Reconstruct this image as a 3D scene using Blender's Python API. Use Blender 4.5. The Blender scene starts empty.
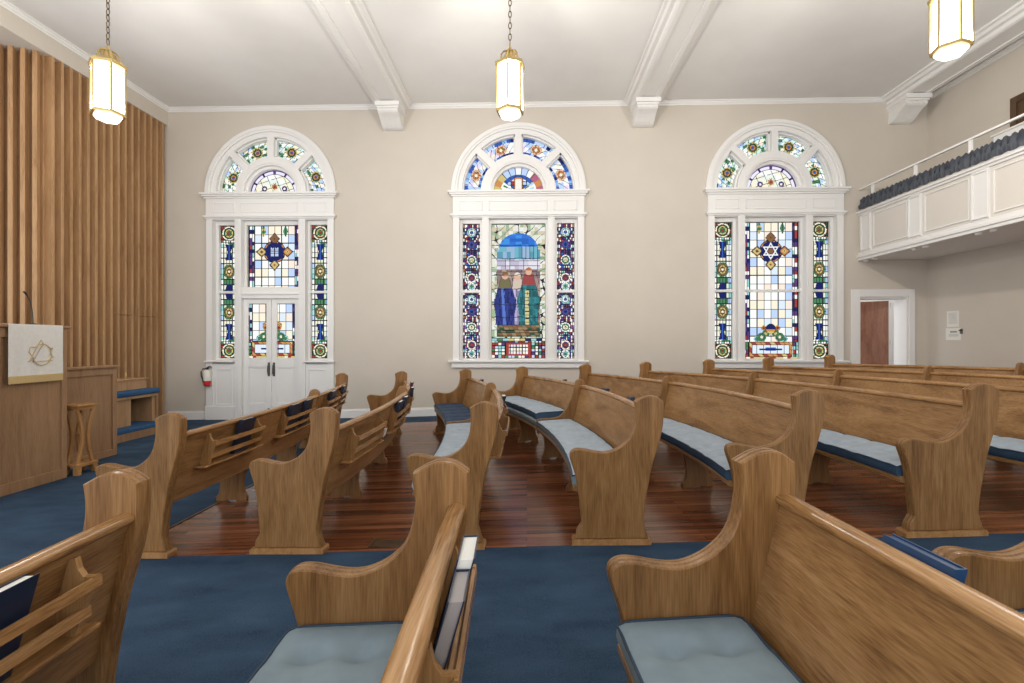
import bpy, math, random
from math import sin, cos, pi, radians, exp, sqrt, floor as ffloor
from mathutils import Vector
random.seed(7)
S = bpy.context.scene
COL = S.collection
EYE = 1.36
YAW = radians(1.7)
F = 500.0
WY = 9.6            # window wall
CEIL = 5.93
REAR = -2.5

def fl(x):          # raked floor
    return 0.04 * x if x > -2.7 else -0.108 + 0.015 * (x + 2.7)
def unx(px, Y):     # world X of a photo column at depth Y
    t = (px - 512) / F
    return Y * (t * cos(YAW) - sin(YAW)) / (cos(YAW) + t * sin(YAW))
def dep(X, Y): return Y * cos(YAW) - X * sin(YAW)
def unz(py, X, Y): return EYE + (341.5 - py) * dep(X, Y) / F

# ------------------------------------------------------------------ materials
def nt(name):
    m = bpy.data.materials.new(name); m.use_nodes = True
    n = m.node_tree; n.nodes.clear()
    out = n.nodes.new('ShaderNodeOutputMaterial')
    b = n.nodes.new('ShaderNodeBsdfPrincipled')
    n.links.new(b.outputs[0], out.inputs[0])
    return m, n, b, out
def plain(name, c, rough=0.5, metal=0.0, noise=0.0, nscale=20, bump=0.0, spec=0.5):
    m, n, b, out = nt(name)
    b.inputs['Roughness'].default_value = rough
    b.inputs['Metallic'].default_value = metal
    b.inputs['Specular IOR Level'].default_value = spec
    b.inputs['Base Color'].default_value = (*c, 1)
    if noise or bump:
        tc = n.nodes.new('ShaderNodeTexCoord'); nz = n.nodes.new('ShaderNodeTexNoise')
        nz.inputs['Scale'].default_value = nscale; nz.inputs['Detail'].default_value = 5
        n.links.new(tc.outputs['Object'], nz.inputs['Vector'])
        if noise:
            r = n.nodes.new('ShaderNodeValToRGB')
            r.color_ramp.elements[0].position = 0.3; r.color_ramp.elements[1].position = 0.7
            r.color_ramp.elements[0].color = (*[x * (1 - noise) for x in c], 1)
            r.color_ramp.elements[1].color = (*[min(1, x * (1 + noise)) for x in c], 1)
            n.links.new(nz.outputs['Fac'], r.inputs[0]); n.links.new(r.outputs[0], b.inputs['Base Color'])
        if bump:
            bp = n.nodes.new('ShaderNodeBump'); bp.inputs['Strength'].default_value = bump
            bp.inputs['Distance'].default_value = 0.01
            n.links.new(nz.outputs['Fac'], bp.inputs['Height']); n.links.new(bp.outputs[0], b.inputs['Normal'])
    return m
def wood(name, c_dark, c_mid, c_light, axis, rough=0.34, scale=1.0, planks=None):
    """oak with fine pores and long streaks running along the given axis"""
    m, n, b, out = nt(name)
    tc = n.nodes.new('ShaderNodeTexCoord')
    def mapped(along, across):
        mp = n.nodes.new('ShaderNodeMapping')
        v = [across * scale] * 3; v['XYZ'.index(axis)] = along * scale
        mp.inputs['Scale'].default_value = v
        n.links.new(tc.outputs['Object'], mp.inputs[0]); return mp
    a = n.nodes.new('ShaderNodeTexNoise'); a.inputs['Scale'].default_value = 1; a.inputs['Detail'].default_value = 6
    a.inputs['Distortion'].default_value = 1.3
    n.links.new(mapped(1.1, 9).outputs[0], a.inputs['Vector'])
    f = n.nodes.new('ShaderNodeTexNoise'); f.inputs['Scale'].default_value = 1; f.inputs['Detail'].default_value = 3
    n.links.new(mapped(9, 190).outputs[0], f.inputs['Vector'])
    w = n.nodes.new('ShaderNodeTexNoise'); w.inputs['Scale'].default_value = 1; w.inputs['Detail'].default_value = 2
    n.links.new(mapped(0.7, 2.0).outputs[0], w.inputs['Vector'])
    mx = n.nodes.new('ShaderNodeMath'); mx.operation = 'MULTIPLY_ADD'; mx.inputs[1].default_value = 0.45
    n.links.new(f.outputs['Fac'], mx.inputs[0])
    m2 = n.nodes.new('ShaderNodeMath'); m2.operation = 'MULTIPLY_ADD'; m2.inputs[1].default_value = 0.55
    n.links.new(a.outputs['Fac'], m2.inputs[0]); 
    m3 = n.nodes.new('ShaderNodeMath'); m3.operation = 'MULTIPLY'; m3.inputs[1].default_value = 0.25
    n.links.new(w.outputs['Fac'], m3.inputs[0]); n.links.new(m3.outputs[0], m2.inputs[2])
    n.links.new(m2.outputs[0], mx.inputs[2])
    r = n.nodes.new('ShaderNodeValToRGB'); e = r.color_ramp.elements
    e[0].position = 0.42; e[0].color = (*c_dark, 1); e[1].position = 0.80; e[1].color = (*c_light, 1)
    k = e.new(0.6); k.color = (*c_mid, 1)
    n.links.new(mx.outputs[0], r.inputs[0])
    src = r.outputs[0]
    if planks:      # glued-up boards of slightly different tone
        pa, pw = planks
        sx = n.nodes.new('ShaderNodeSeparateXYZ'); n.links.new(tc.outputs['Object'], sx.inputs[0])
        dv = n.nodes.new('ShaderNodeMath'); dv.operation = 'DIVIDE'; dv.inputs[1].default_value = pw
        n.links.new(sx.outputs[pa], dv.inputs[0])
        fo = n.nodes.new('ShaderNodeMath'); fo.operation = 'FLOOR'; n.links.new(dv.outputs[0], fo.inputs[0])
        wn = n.nodes.new('ShaderNodeTexWhiteNoise'); wn.noise_dimensions = '1D'; n.links.new(fo.outputs[0], wn.inputs['W'])
        hs = n.nodes.new('ShaderNodeHueSaturation')
        mr = n.nodes.new('ShaderNodeMapRange'); mr.inputs['To Min'].default_value = 0.86; mr.inputs['To Max'].default_value = 1.14
        n.links.new(wn.outputs['Value'], mr.inputs['Value']); n.links.new(mr.outputs[0], hs.inputs['Value'])
        n.links.new(src, hs.inputs['Color']); src = hs.outputs[0]
    n.links.new(src, b.inputs['Base Color'])
    b.inputs['Roughness'].default_value = rough; b.inputs['Specular IOR Level'].default_value = 0.32
    bp = n.nodes.new('ShaderNodeBump'); bp.inputs['Strength'].default_value = 0.12; bp.inputs['Distance'].default_value = 0.003
    n.links.new(f.outputs['Fac'], bp.inputs['Height']); n.links.new(bp.outputs[0], b.inputs['Normal'])
    return m
OD, OM, OL = (0.150, 0.069, 0.024), (0.315, 0.164, 0.062), (0.46, 0.268, 0.122)
oak_y = wood('oak_along', OD, OM, OL, 'Y')
oak_z = wood('oak_upright', [x * k for x, k in zip(OD, (.92, .88, .82))], [x * k for x, k in zip(OM, (.90, .86, .78))], [x * k for x, k in zip(OL, (.90, .87, .80))], 'Z', planks=('X', 0.19))
oak_rail = wood('oak_rail', [x * 1.1 for x in OD], [x * 1.15 for x in OM], [x * 1.15 for x in OL], 'Y', rough=0.25)
oak_x = wood('oak_cross', OD, OM, OL, 'X')
pul = wood('pulpit_wood', (0.21, 0.112, 0.055), (0.31, 0.178, 0.092), (0.38, 0.228, 0.125), 'Z', rough=0.4)
slatw = wood('slat_wood', (0.27, 0.147, 0.066), (0.42, 0.245, 0.12), (0.52, 0.32, 0.165), 'Z', rough=0.45)
honey = wood('honey_wood', (0.30, 0.13, 0.045), (0.42, 0.21, 0.075), (0.52, 0.29, 0.12), 'Z', rough=0.3)
doorw = wood('door_veneer', (0.13, 0.045, 0.026), (0.235, 0.10, 0.06), (0.32, 0.16, 0.10), 'Z', rough=0.4)
darkw = wood('dark_wood', (0.05, 0.028, 0.014), (0.09, 0.05, 0.026), (0.13, 0.08, 0.04), 'Z')
white = plain('white_paint', (0.80, 0.79, 0.775), 0.42)
ceilm = plain('ceiling_plaster', (0.80, 0.79, 0.775), 0.9, noise=0.025, nscale=1.5, bump=0.06)
wallm = plain('beige_plaster', (0.60, 0.545, 0.475), 0.85, noise=0.02, nscale=2)
brass = plain('brass', (0.62, 0.46, 0.20), 0.3, 1.0)
bronze = plain('bronze', (0.26, 0.20, 0.13), 0.4, 0.9)
black = plain('black_plastic', (0.02, 0.02, 0.022), 0.4)
steel = plain('dark_steel', (0.12, 0.11, 0.10), 0.35, 0.8)
redp = plain('red_enamel', (0.55, 0.03, 0.03), 0.3)
navy = plain('navy_cloth_cover', (0.010, 0.018, 0.046), 0.42)
bluec = plain('blue_cover', (0.008, 0.045, 0.125), 0.30)
maroon = plain('maroon_cover', (0.10, 0.012, 0.03), 0.5)
paper = plain('paper', (0.78, 0.76, 0.70), 0.7)
shadep = plain('shaded_paper', (0.30, 0.27, 0.26), 0.5)  # page paper darkened to grey, shade put into its colour
ink = plain('grey_ink', (0.25, 0.25, 0.28), 0.8)
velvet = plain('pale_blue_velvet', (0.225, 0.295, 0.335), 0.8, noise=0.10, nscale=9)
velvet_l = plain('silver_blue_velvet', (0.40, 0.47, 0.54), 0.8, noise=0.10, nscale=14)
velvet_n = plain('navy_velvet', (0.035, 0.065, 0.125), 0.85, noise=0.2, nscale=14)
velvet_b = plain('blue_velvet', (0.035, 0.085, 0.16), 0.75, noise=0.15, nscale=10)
pipe_m = plain('dark_piping', (0.025, 0.05, 0.085), 0.7)
cover_b = plain('bench_blue', (0.02, 0.085, 0.20), 0.8, noise=0.15)
drape_m = plain('charcoal_drape', (0.045, 0.053, 0.069), 0.6)
linen = plain('white_linen', (0.72, 0.70, 0.66), 0.85, noise=0.04, nscale=30)
goldt = plain('gold_thread', (0.60, 0.43, 0.19), 0.55)
lens_m = plain('x', (1, 1, 1)); 
def emis(name, c, s):
    m, n, b, out = nt(name)
    b.inputs['Base Color'].default_value = (*c, 1)
    b.inputs['Emission Color'].default_value = (*c, 1); b.inputs['Emission Strength'].default_value = s
    return m
def lamp_mat():
    m = bpy.data.materials.new('lit_frosted_glass'); m.use_nodes = True
    n = m.node_tree; n.nodes.clear()
    out = n.nodes.new('ShaderNodeOutputMaterial'); tr = n.nodes.new('ShaderNodeBsdfTransparent'); tr.inputs[0].default_value = (.7, .7, .7, 1)
    em = n.nodes.new('ShaderNodeEmission'); em.inputs[0].default_value = (1.0, .95, .86, 1); em.inputs[1].default_value = 1.5
    ad = n.nodes.new('ShaderNodeAddShader'); n.links.new(tr.outputs[0], ad.inputs[0]); n.links.new(em.outputs[0], ad.inputs[1]); n.links.new(ad.outputs[0], out.inputs[0])
    return m
lampm = lamp_mat()

def carpet_mat():
    m, n, b, out = nt('blue_carpet')
    tc = n.nodes.new('ShaderNodeTexCoord')
    def nz(s, d=3, sc=None):
        k = n.nodes.new('ShaderNodeTexNoise'); k.inputs['Scale'].default_value = s; k.inputs['Detail'].default_value = d
        if sc:
            mp = n.nodes.new('ShaderNodeMapping'); mp.inputs['Scale'].default_value = sc
            n.links.new(tc.outputs['Object'], mp.inputs[0]); n.links.new(mp.outputs[0], k.inputs['Vector'])
        else: n.links.new(tc.outputs['Object'], k.inputs['Vector'])
        return k
    a, f = nz(3.2, 6, (0.8, 1.6, 1)), nz(190, 2)
    ad = n.nodes.new('ShaderNodeMath'); ad.operation = 'MULTIPLY_ADD'; ad.inputs[1].default_value = 0.55
    sc = n.nodes.new('ShaderNodeMath'); sc.operation = 'MULTIPLY'; sc.inputs[1].default_value = 0.5
    n.links.new(f.outputs['Fac'], sc.inputs[0]); n.links.new(a.outputs['Fac'], ad.inputs[0]); n.links.new(sc.outputs[0], ad.inputs[2])
    r = n.nodes.new('ShaderNodeValToRGB'); e = r.color_ramp.elements
    e[0].position = 0.36; e[0].color = (0.018, 0.038, 0.072, 1); e[1].position = 0.68; e[1].color = (0.048, 0.088, 0.145, 1)
    n.links.new(ad.outputs[0], r.inputs[0]); n.links.new(r.outputs[0], b.inputs['Base Color'])
    b.inputs['Roughness'].default_value = 0.95; b.inputs['Specular IOR Level'].default_value = 0.15
    bp = n.nodes.new('ShaderNodeBump'); bp.inputs['Strength'].default_value = 0.5; bp.inputs['Distance'].default_value = 0.006
    n.links.new(f.outputs['Fac'], bp.inputs['Height']); n.links.new(bp.outputs[0], b.inputs['Normal'])
    return m
carpetm = carpet_mat()
def floor_mat():
    m, n, b, out = nt('red_brown_strip_floor')
    tc = n.nodes.new('ShaderNodeTexCoord')
    br = n.nodes.new('ShaderNodeTexBrick')
    br.inputs['Scale'].default_value = 1; br.inputs['Brick Width'].default_value = 1.9; br.inputs['Row Height'].default_value = 0.062
    br.inputs['Mortar Size'].default_value = 0.0016; br.inputs['Bias'].default_value = 0.0
    br.inputs['Color1'].default_value = (0, 0, 0, 1); br.inputs['Color2'].default_value = (1, 1, 1, 1); br.inputs['Mortar'].default_value = (0, 0, 0, 1)
    br.offset = 0.37
    n.links.new(tc.outputs['Object'], br.inputs['Vector'])
    mp = n.nodes.new('ShaderNodeMapping'); mp.inputs['Scale'].default_value = (1.6, 34, 1)
    n.links.new(tc.outputs['Object'], mp.inputs[0])
    g = n.nodes.new('ShaderNodeTexNoise'); g.inputs['Scale'].default_value = 1; g.inputs['Detail'].default_value = 7; g.inputs['Distortion'].default_value = 0.8
    n.links.new(mp.outputs[0], g.inputs['Vector'])
    ad = n.nodes.new('ShaderNodeMath'); ad.operation = 'MULTIPLY_ADD'; ad.inputs[1].default_value = 0.40
    sep = n.nodes.new('ShaderNodeSeparateColor'); n.links.new(br.outputs['Color'], sep.inputs[0])
    sc = n.nodes.new('ShaderNodeMath'); sc.operation = 'MULTIPLY'; sc.inputs[1].default_value = 0.8
    n.links.new(g.outputs['Fac'], sc.inputs[0]); n.links.new(sep.outputs[0], ad.inputs[0]); n.links.new(sc.outputs[0], ad.inputs[2])
    r = n.nodes.new('ShaderNodeValToRGB'); e = r.color_ramp.elements
    e[0].position = 0.25; e[0].color = (0.055, 0.016, 0.007, 1); e[1].position = 0.95; e[1].color = (0.40, 0.16, 0.07, 1)
    k = e.new(0.6); k.color = (0.22, 0.073, 0.030, 1)
    n.links.new(ad.outputs[0], r.inputs[0])
    mxc = n.nodes.new('ShaderNodeMix'); mxc.data_type = 'RGBA'; mxc.inputs['B'].default_value = (0.012, 0.004, 0.002, 1)
    n.links.new(br.outputs['Fac'], mxc.inputs['Factor']); n.links.new(r.outputs[0], mxc.inputs['A'])
    n.links.new(mxc.outputs['Result'], b.inputs['Base Color'])
    b.inputs['Roughness'].default_value = 0.22
    bp = n.nodes.new('ShaderNodeBump'); bp.inputs['Strength'].default_value = 0.10; bp.inputs['Distance'].default_value = 0.004
    n.links.new(g.outputs['Fac'], bp.inputs['Height']); n.links.new(bp.outputs[0], b.inputs['Normal'])
    return m
floorm = floor_mat()
def glass_mat():
    m = bpy.data.materials.new('stained_glass'); m.use_nodes = True
    n = m.node_tree; n.nodes.clear()
    out = n.nodes.new('ShaderNodeOutputMaterial')
    at = n.nodes.new('ShaderNodeAttribute'); at.attribute_name = 'tint'
    tr = n.nodes.new('ShaderNodeBsdfTransparent'); n.links.new(at.outputs['Color'], tr.inputs[0])
    gl = n.nodes.new('ShaderNodeBsdfGlossy'); gl.inputs['Roughness'].default_value = 0.5
    mx = n.nodes.new('ShaderNodeMixShader'); mx.inputs[0].default_value = 0.008
    n.links.new(tr.outputs[0], mx.inputs[1]); n.links.new(gl.outputs[0], mx.inputs[2]); n.links.new(mx.outputs[0], out.inputs[0])
    return m
glassm = glass_mat()

# ------------------------------------------------------------------ mesh builder
class MB:
    def __init__(s): s.v, s.f, s.m = [], [], []
    def add(s, vs, fs, mi=0):
        o = len(s.v); s.v += [tuple(p) for p in vs]
        for f in fs: s.f.append([i + o for i in f]); s.m.append(mi)
    def box(s, x0, x1, y0, y1, z0, z1, mi=0):
        vs = [(x, y, z) for z in (z0, z1) for y in (y0, y1) for x in (x0, x1)]
        s.add(vs, [(0, 2, 3, 1), (4, 5, 7, 6), (0, 1, 5, 4), (2, 6, 7, 3), (0, 4, 6, 2), (1, 3, 7, 5)], mi)
    def loft(s, rings, mi=0, closed=True, caps=True):
        n = len(rings[0]); vs = [p for r in rings for p in r]; fs = []
        for i in range(len(rings) - 1):
            for j in range(n if closed else n - 1):
                k = (j + 1) % n
                fs.append((i * n + j, i * n + k, (i + 1) * n + k, (i + 1) * n + j))
        if caps: fs += [tuple(range(n - 1, -1, -1)), tuple(range((len(rings) - 1) * n, len(rings) * n))]
        s.add(vs, fs, mi)
    def prism(s, poly, fn, a, b, mi=0):     # fn(p, t) -> xyz
        s.loft([[fn(p, a) for p in poly], [fn(p, b) for p in poly]], mi)
    def tube(s, path, r, n=8, mi=0, closed=False):
        path = [Vector(p) for p in path]; rings = []
        L = len(path)
        for i, p in enumerate(path):
            a = path[(i - 1) % L] if closed or i else p; c = path[(i + 1) % L] if closed or i < L - 1 else p
            t = (c - a).normalized()
            up = Vector((0, 0, 1)) if abs(t.z) < 0.95 else Vector((1, 0, 0))
            e = t.cross(up).normalized(); g = e.cross(t)
            rr = r[i] if isinstance(r, (list, tuple)) else r
            rings.append([p + (e * cos(2 * pi * k / n) + g * sin(2 * pi * k / n)) * rr for k in range(n)])
        if closed: rings.append(rings[0])
        s.loft(rings, mi, caps=not closed)
    def lathe(s, prof, cx, cy, n=16, mi=0, a0=0.0):
        s.loft([[(cx + r * cos(a0 + 2 * pi * k / n), cy + r * sin(a0 + 2 * pi * k / n), z) for k in range(n)] for r, z in prof], mi)
    def sector(s, cx, cz, r0, r1, a0, a1, y0, y1, n=24, mi=0):
        def ring(y):
            o = [(cx + r1 * cos(a0 + (a1 - a0) * i / n), y, cz + r1 * sin(a0 + (a1 - a0) * i / n)) for i in range(n + 1)]
            q = [(cx + r0 * cos(a1 + (a0 - a1) * i / n), y, cz + r0 * sin(a1 + (a0 - a1) * i / n)) for i in range(n + 1)]
            return o, q
        (o0, i0), (o1, i1) = ring(y0), ring(y1)
        N = n + 1; vs = o0 + i0[::-1] + o1 + i1[::-1]; fs = []
        for k in range(n):
            A, B, C, D = k, N + k, 2 * N + k, 3 * N + k
            fs += [(A, A + 1, B + 1, B), (C, D, D + 1, C + 1), (A, C, C + 1, A + 1), (B, B + 1, D + 1, D)]
        fs += [(0, N, 3 * N, 2 * N), (n, 2 * N + n, 3 * N + n, N + n)]
        s.add(vs, fs, mi)
    def build(s, name, mats, parent=None, org=(0, 0, 0), smooth=False, bevel=0):
        me = bpy.data.meshes.new(name)
        ox, oy, oz = org
        me.from_pydata([(x - ox, y - oy, z - oz) for x, y, z in s.v], [], s.f)
        if not isinstance(mats, (list, tuple)): mats = [mats]
        for m in mats: me.materials.append(m)
        me.polygons.foreach_set('material_index', s.m)
        import bmesh
        bm = bmesh.new(); bm.from_mesh(me); bmesh.ops.recalc_face_normals(bm, faces=bm.faces); bm.to_mesh(me); bm.free()
        if smooth:
            me.polygons.foreach_set('use_smooth', [True] * len(me.polygons))
            try: me.set_sharp_from_angle(angle=radians(smooth if smooth is not True else 40))
            except Exception: pass
        me.update()
        o = bpy.data.objects.new(name, me); COL.objects.link(o)
        if parent: o.parent = parent
        else: o.location = org
        if bevel:
            b = o.modifiers.new('bevel', 'BEVEL'); b.width = bevel; b.segments = 2; b.limit_method = 'ANGLE'
        return o
def tag(o, label, cat, group=None, kind=None):
    o['label'] = label; o['category'] = cat
    if group: o['group'] = group
    if kind: o['kind'] = kind
    return o
def thing(name, loc, label, cat, group=None, kind=None):
    o = bpy.data.objects.new(name, None); o.empty_display_size = 0.1; COL.objects.link(o); o.location = loc
    return tag(o, label, cat, group, kind)

# ------------------------------------------------------------------ pews
OUT = [(.045, .037), (.050, .085), (.082, .135), (.074, .22), (.062, .335), (.040, .455), (.012, .54), (.0, .585), (.010, .617), (.045, .633),
       (.10, .630), (.17, .615), (.24, .607), (.30, .617), (.36, .645), (.413, .69), (.442, .745), (.457, .81), (.460, .87),
       (.452, .936), (.505, .962), (.556, .973), (.608, .962), (.652, .932), (.655, .88), (.648, .78), (.632, .70), (.605, .61), (.572, .50),
       (.540, .335), (.522, .22), (.515, .14), (.532, .085), (.548, .037)]
def catmull(P, n=3, hold=()):
    o = []; L = len(P)
    for i in range(L):
        p0, p1, p2, p3 = P[(i - 1) % L], P[i], P[(i + 1) % L], P[(i + 2) % L]
        if i in hold: p0 = p1
        if (i + 1) % L in hold: p3 = p2
        for k in range(n):
            t = k / n
            o.append(tuple(0.5 * (2 * b + (c - a) * t + (2 * a - 5 * b + 4 * c - d) * t * t + (3 * b - a - 3 * c + d) * t ** 3)
                           for a, b, c, d in zip(p0, p1, p2, p3)))
    return o
def inset(P, d):
    L = len(P); o = []
    for i in range(L):
        a, b = P[i - 1], P[(i + 1) % L]
        tx, tz = b[0] - a[0], b[1] - a[1]; l = sqrt(tx * tx + tz * tz) or 1
        o.append((P[i][0] + tz / l * d, P[i][1] - tx / l * d))   # clockwise outline: inward normal
    return o
OUT = [(.655 - (.655 - u) * .94, z) for u, z in OUT]
OUTS = catmull(OUT, 3, hold=(0, 2, 19, 23, 31, 33))
DIV = catmull([(.075, .30), (.06, .43), (.085, .463), (.16, .47), (.27, .47), (.36, .50), (.44, .60), (.492, .73), (.518, .83), (.54, .882),
               (.582, .897), (.624, .882), (.646, .835), (.628, .70), (.570, .46), (.53, .30)], 3, hold=(0, 15))
UREF = .576
class Curve:
    def __init__(s, pts):       # pts: (Y, X) three points -> parabola, or two -> line
        if len(pts) == 3:
            (y0, x0), (y1, x1), (y2, x2) = pts
            d1 = (x1 - x0) / (y1 - y0); d2 = (x2 - x1) / (y2 - y1); s.c = (d2 - d1) / (y2 - y0); s.b = d1; s.p = (y0, y1, x0)
        else:
            (y0, x0), (y1, x1) = pts; s.c = 0; s.b = (x1 - x0) / (y1 - y0); s.p = (y0, y1, x0)
    def X(s, y): return s.p[2] + s.b * (y - s.p[0]) + s.c * (y - s.p[0]) * (y - s.p[1])
    def dX(s, y): return s.b + s.c * (2 * y - s.p[0] - s.p[1])
    def P(s, y, u, z, t=0.0):   # t: slide along the tangent
        d = s.dX(y); n = sqrt(1 + d * d)
        x = s.X(y) + (u - UREF) / n + t * d / n; yy = y - (u - UREF) * d / n + t / n
        return (x, yy, z + fl(x))
def sweep(mb, cv, sec, y0, y1, mi=0, step=0.16):
    n = max(2, int(abs(y1 - y0) / step))
    mb.loft([[cv.P(y0 + (y1 - y0) * i / n, u, z) for u, z in sec] for i in range(n + 1)], mi)
EDGE = [(-.036, .008), (-.031, .003), (-.018, .001), (-.013, .006), (-.008, .0), (.008, .0), (.013, .006), (.018, .001), (.031, .003), (.036, .008)]
BACK = [(.484, .335), (.598, .80), (.624, .80), (.510, .335)]
RAIL = [(.612 + .030 * cos(a) * (1 if cos(a) > 0 else 1.1), .812 + .021 * sin(a)) for a in [2 * pi * k / 12 for k in range(12)]]
SEAT = [(.085, .335), (.066, .345), (.066, .365), (.078, .374), (.48, .362), (.475, .335)]
SUP = [(.11, .335), (.155, .24), (.165, .14), (.15, .07), (.125, .04), (.125, .0), (.21, .0), (.235, .015), (.295, .015), (.32, .0), (.405, .0), (.405, .04),
       (.38, .07), (.365, .14), (.38, .24), (.43, .335)]
def ub(z): return .624 - (.80 - z) * (.114 / .465)      # rear face of the back board
def end_panel(cv, y, root, org):
    mb = MB()
    mb.loft([[cv.P(y, u, z, t) for u, z in inset(OUTS, i)] for t, i in EDGE])
    o = mb.build('end_panel', oak_z, root, org, smooth=35)
    mb = MB(); pl = [(.055, 0), (.055, .026), (.064, .038), (.560, .038), (.569, .026), (.569, 0)]
    mb.prism(pl, lambda p, t: cv.P(y, p[0], p[1], t), -.048, .048)
    mb.build('plinth', oak_rail, o, org)
    return o
def pew(label, cv, ya, yb, div=None, racks=(), sups=(), name='pew'):
    org = (cv.X(ya), ya, fl(cv.X(ya)))
    root = thing(name, org, label, 'pew')
    s = 1 if yb > ya else -1
    end_panel(cv, ya + s * .03, root, org)
    end_panel(cv, yb - s * .03, root, org)
    segs = [(ya + s * .055, yb - s * .055)] if div is None else [(ya + s * .055, div - s * .014), (div + s * .014, yb - s * .055)]
    for a, b in segs:
        mb = MB(); sweep(mb, cv, BACK, a, b); bo = mb.build('back', oak_y, root, org, smooth=30)
        mb = MB(); sweep(mb, cv, RAIL, a, b); mb.build('top_rail', oak_rail, bo, org, smooth=60)
        mb = MB(); sweep(mb, cv, SEAT, a, b); mb.build('seat', oak_y, root, org, smooth=30)
    if div is not None:
        mb = MB(); mb.loft([[cv.P(div, u, z, t) for u, z in inset(DIV, i)] for t, i in [(-.018, .006), (-.013, 0), (.013, 0), (.018, .006)]])
        mb.build('divider', oak_z, root, org, smooth=35)
    for y in sups:
        mb = MB(); mb.prism(SUP, lambda p, t: cv.P(y, p[0], p[1], t), -.022, .022); mb.build('leg', oak_z, root, org, bevel=.004)
    for y0, y1 in racks:
        mb = MB()
        sweep(mb, cv, [(ub(.55) + .001, .535), (ub(.55) + .001, .549), (ub(.55) + .088, .549), (ub(.55) + .088, .535)], y0 - .07, y1 + .07)
        sh = mb.build('book_rack', oak_rail, root, org, bevel=.003)
        BR = [(-.001, .775), (.018, .778), (.034, .745), (.055, .722), (.086, .722), (.088, .70), (.078, .62), (.074, .55), (-.001, .55)]
        for y in (y0, y1):
            mb = MB(); mb.prism([(ub(z) + w, z) for w, z in BR], lambda p, t: cv.P(y, p[0], p[1], t), -.010, .010)
            mb.build('bracket', oak_z, sh, org)
        for z, w in ((.685, .083), (.595, .073)):
            mb = MB(); c = ub(z) + w
            sweep(mb, cv, [(c, z), (c, z + .030), (c + .005, z + .034), (c + .014, z + .032), (c + .016, z + .002)], y0 - .018, y1 + .018)
            mb.build('rail', oak_rail, sh, org)
    return root
YN, YM, YF = 3.30, 5.85, 7.88
rowpx = {'A': (170, 314, 343), 'B': (325, 402, 402), 'C': (486, 490, 466), 'D': (652, 579, 522), 'E': (812, 667, 585), 'F': (987, 753, 645),
         'G': (1160, 838, 708), 'H': (1335, 928, 767), 'I': (1510, 1020, 828)}
rowlab = {
    'A': 'curved oak pew nearest the lectern, seen from behind with a row of book racks',
    'B': 'curved oak pew seen from behind, second across the aisle from the lectern side',
    'C': 'short-looking curved oak pew with one navy and one silver cushion and scalloped end',
    'D': 'curved oak pew under the middle window with stacked pale cushions at far end',
    'E': 'curved oak pew right of the middle window with bracket leg showing on wood floor',
    'F': 'curved oak pew with tall full end panel at the right on the aisle edge',
    'G': 'curved oak pew running off the right edge, directly behind the tall right end panel',
    'H': 'curved oak pew, second from last, its far end below the third window',
    'I': 'rearmost curved oak pew whose far end stands near the open wooden door'}
rows = {}
for k, (a, m, b) in rowpx.items():
    cv = Curve([(YN, unx(a, YN)), (YM, unx(m, YM)), (YF, unx(b, YF))]); rows[k] = cv
    rk = [(3.62, 4.28), (4.78, 5.52), (6.12, 6.74), (6.98, 7.5)]
    pew(rowlab[k], cv, YN, YF, YM, rk, (4.55, YM, 6.9))
near = {'P': (-1.40, 'foreground oak pew at left edge with book rack on its back'),
        'Q': (-.272, 'foreground oak pew left of centre with grey blue tufted cushion and upright book'),
        'R': (.80, 'large foreground oak pew right of centre with sweeping arm and broad back'),
        'T': (1.86, 'foreground oak pew at the bottom right corner showing only its arm')}
ncv = {}
YA, YB = 1.72, -1.4
for k, (x, lab) in near.items():
    cv = Curve([(YA, x), (YB, x + (.10 if k == 'Q' else .19))]); ncv[k] = cv
    pew(lab, cv, YA, YB, None, [(.965 if k == 'Q' else .80, 1.43), (-.4, .3)], (.3,))

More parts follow.
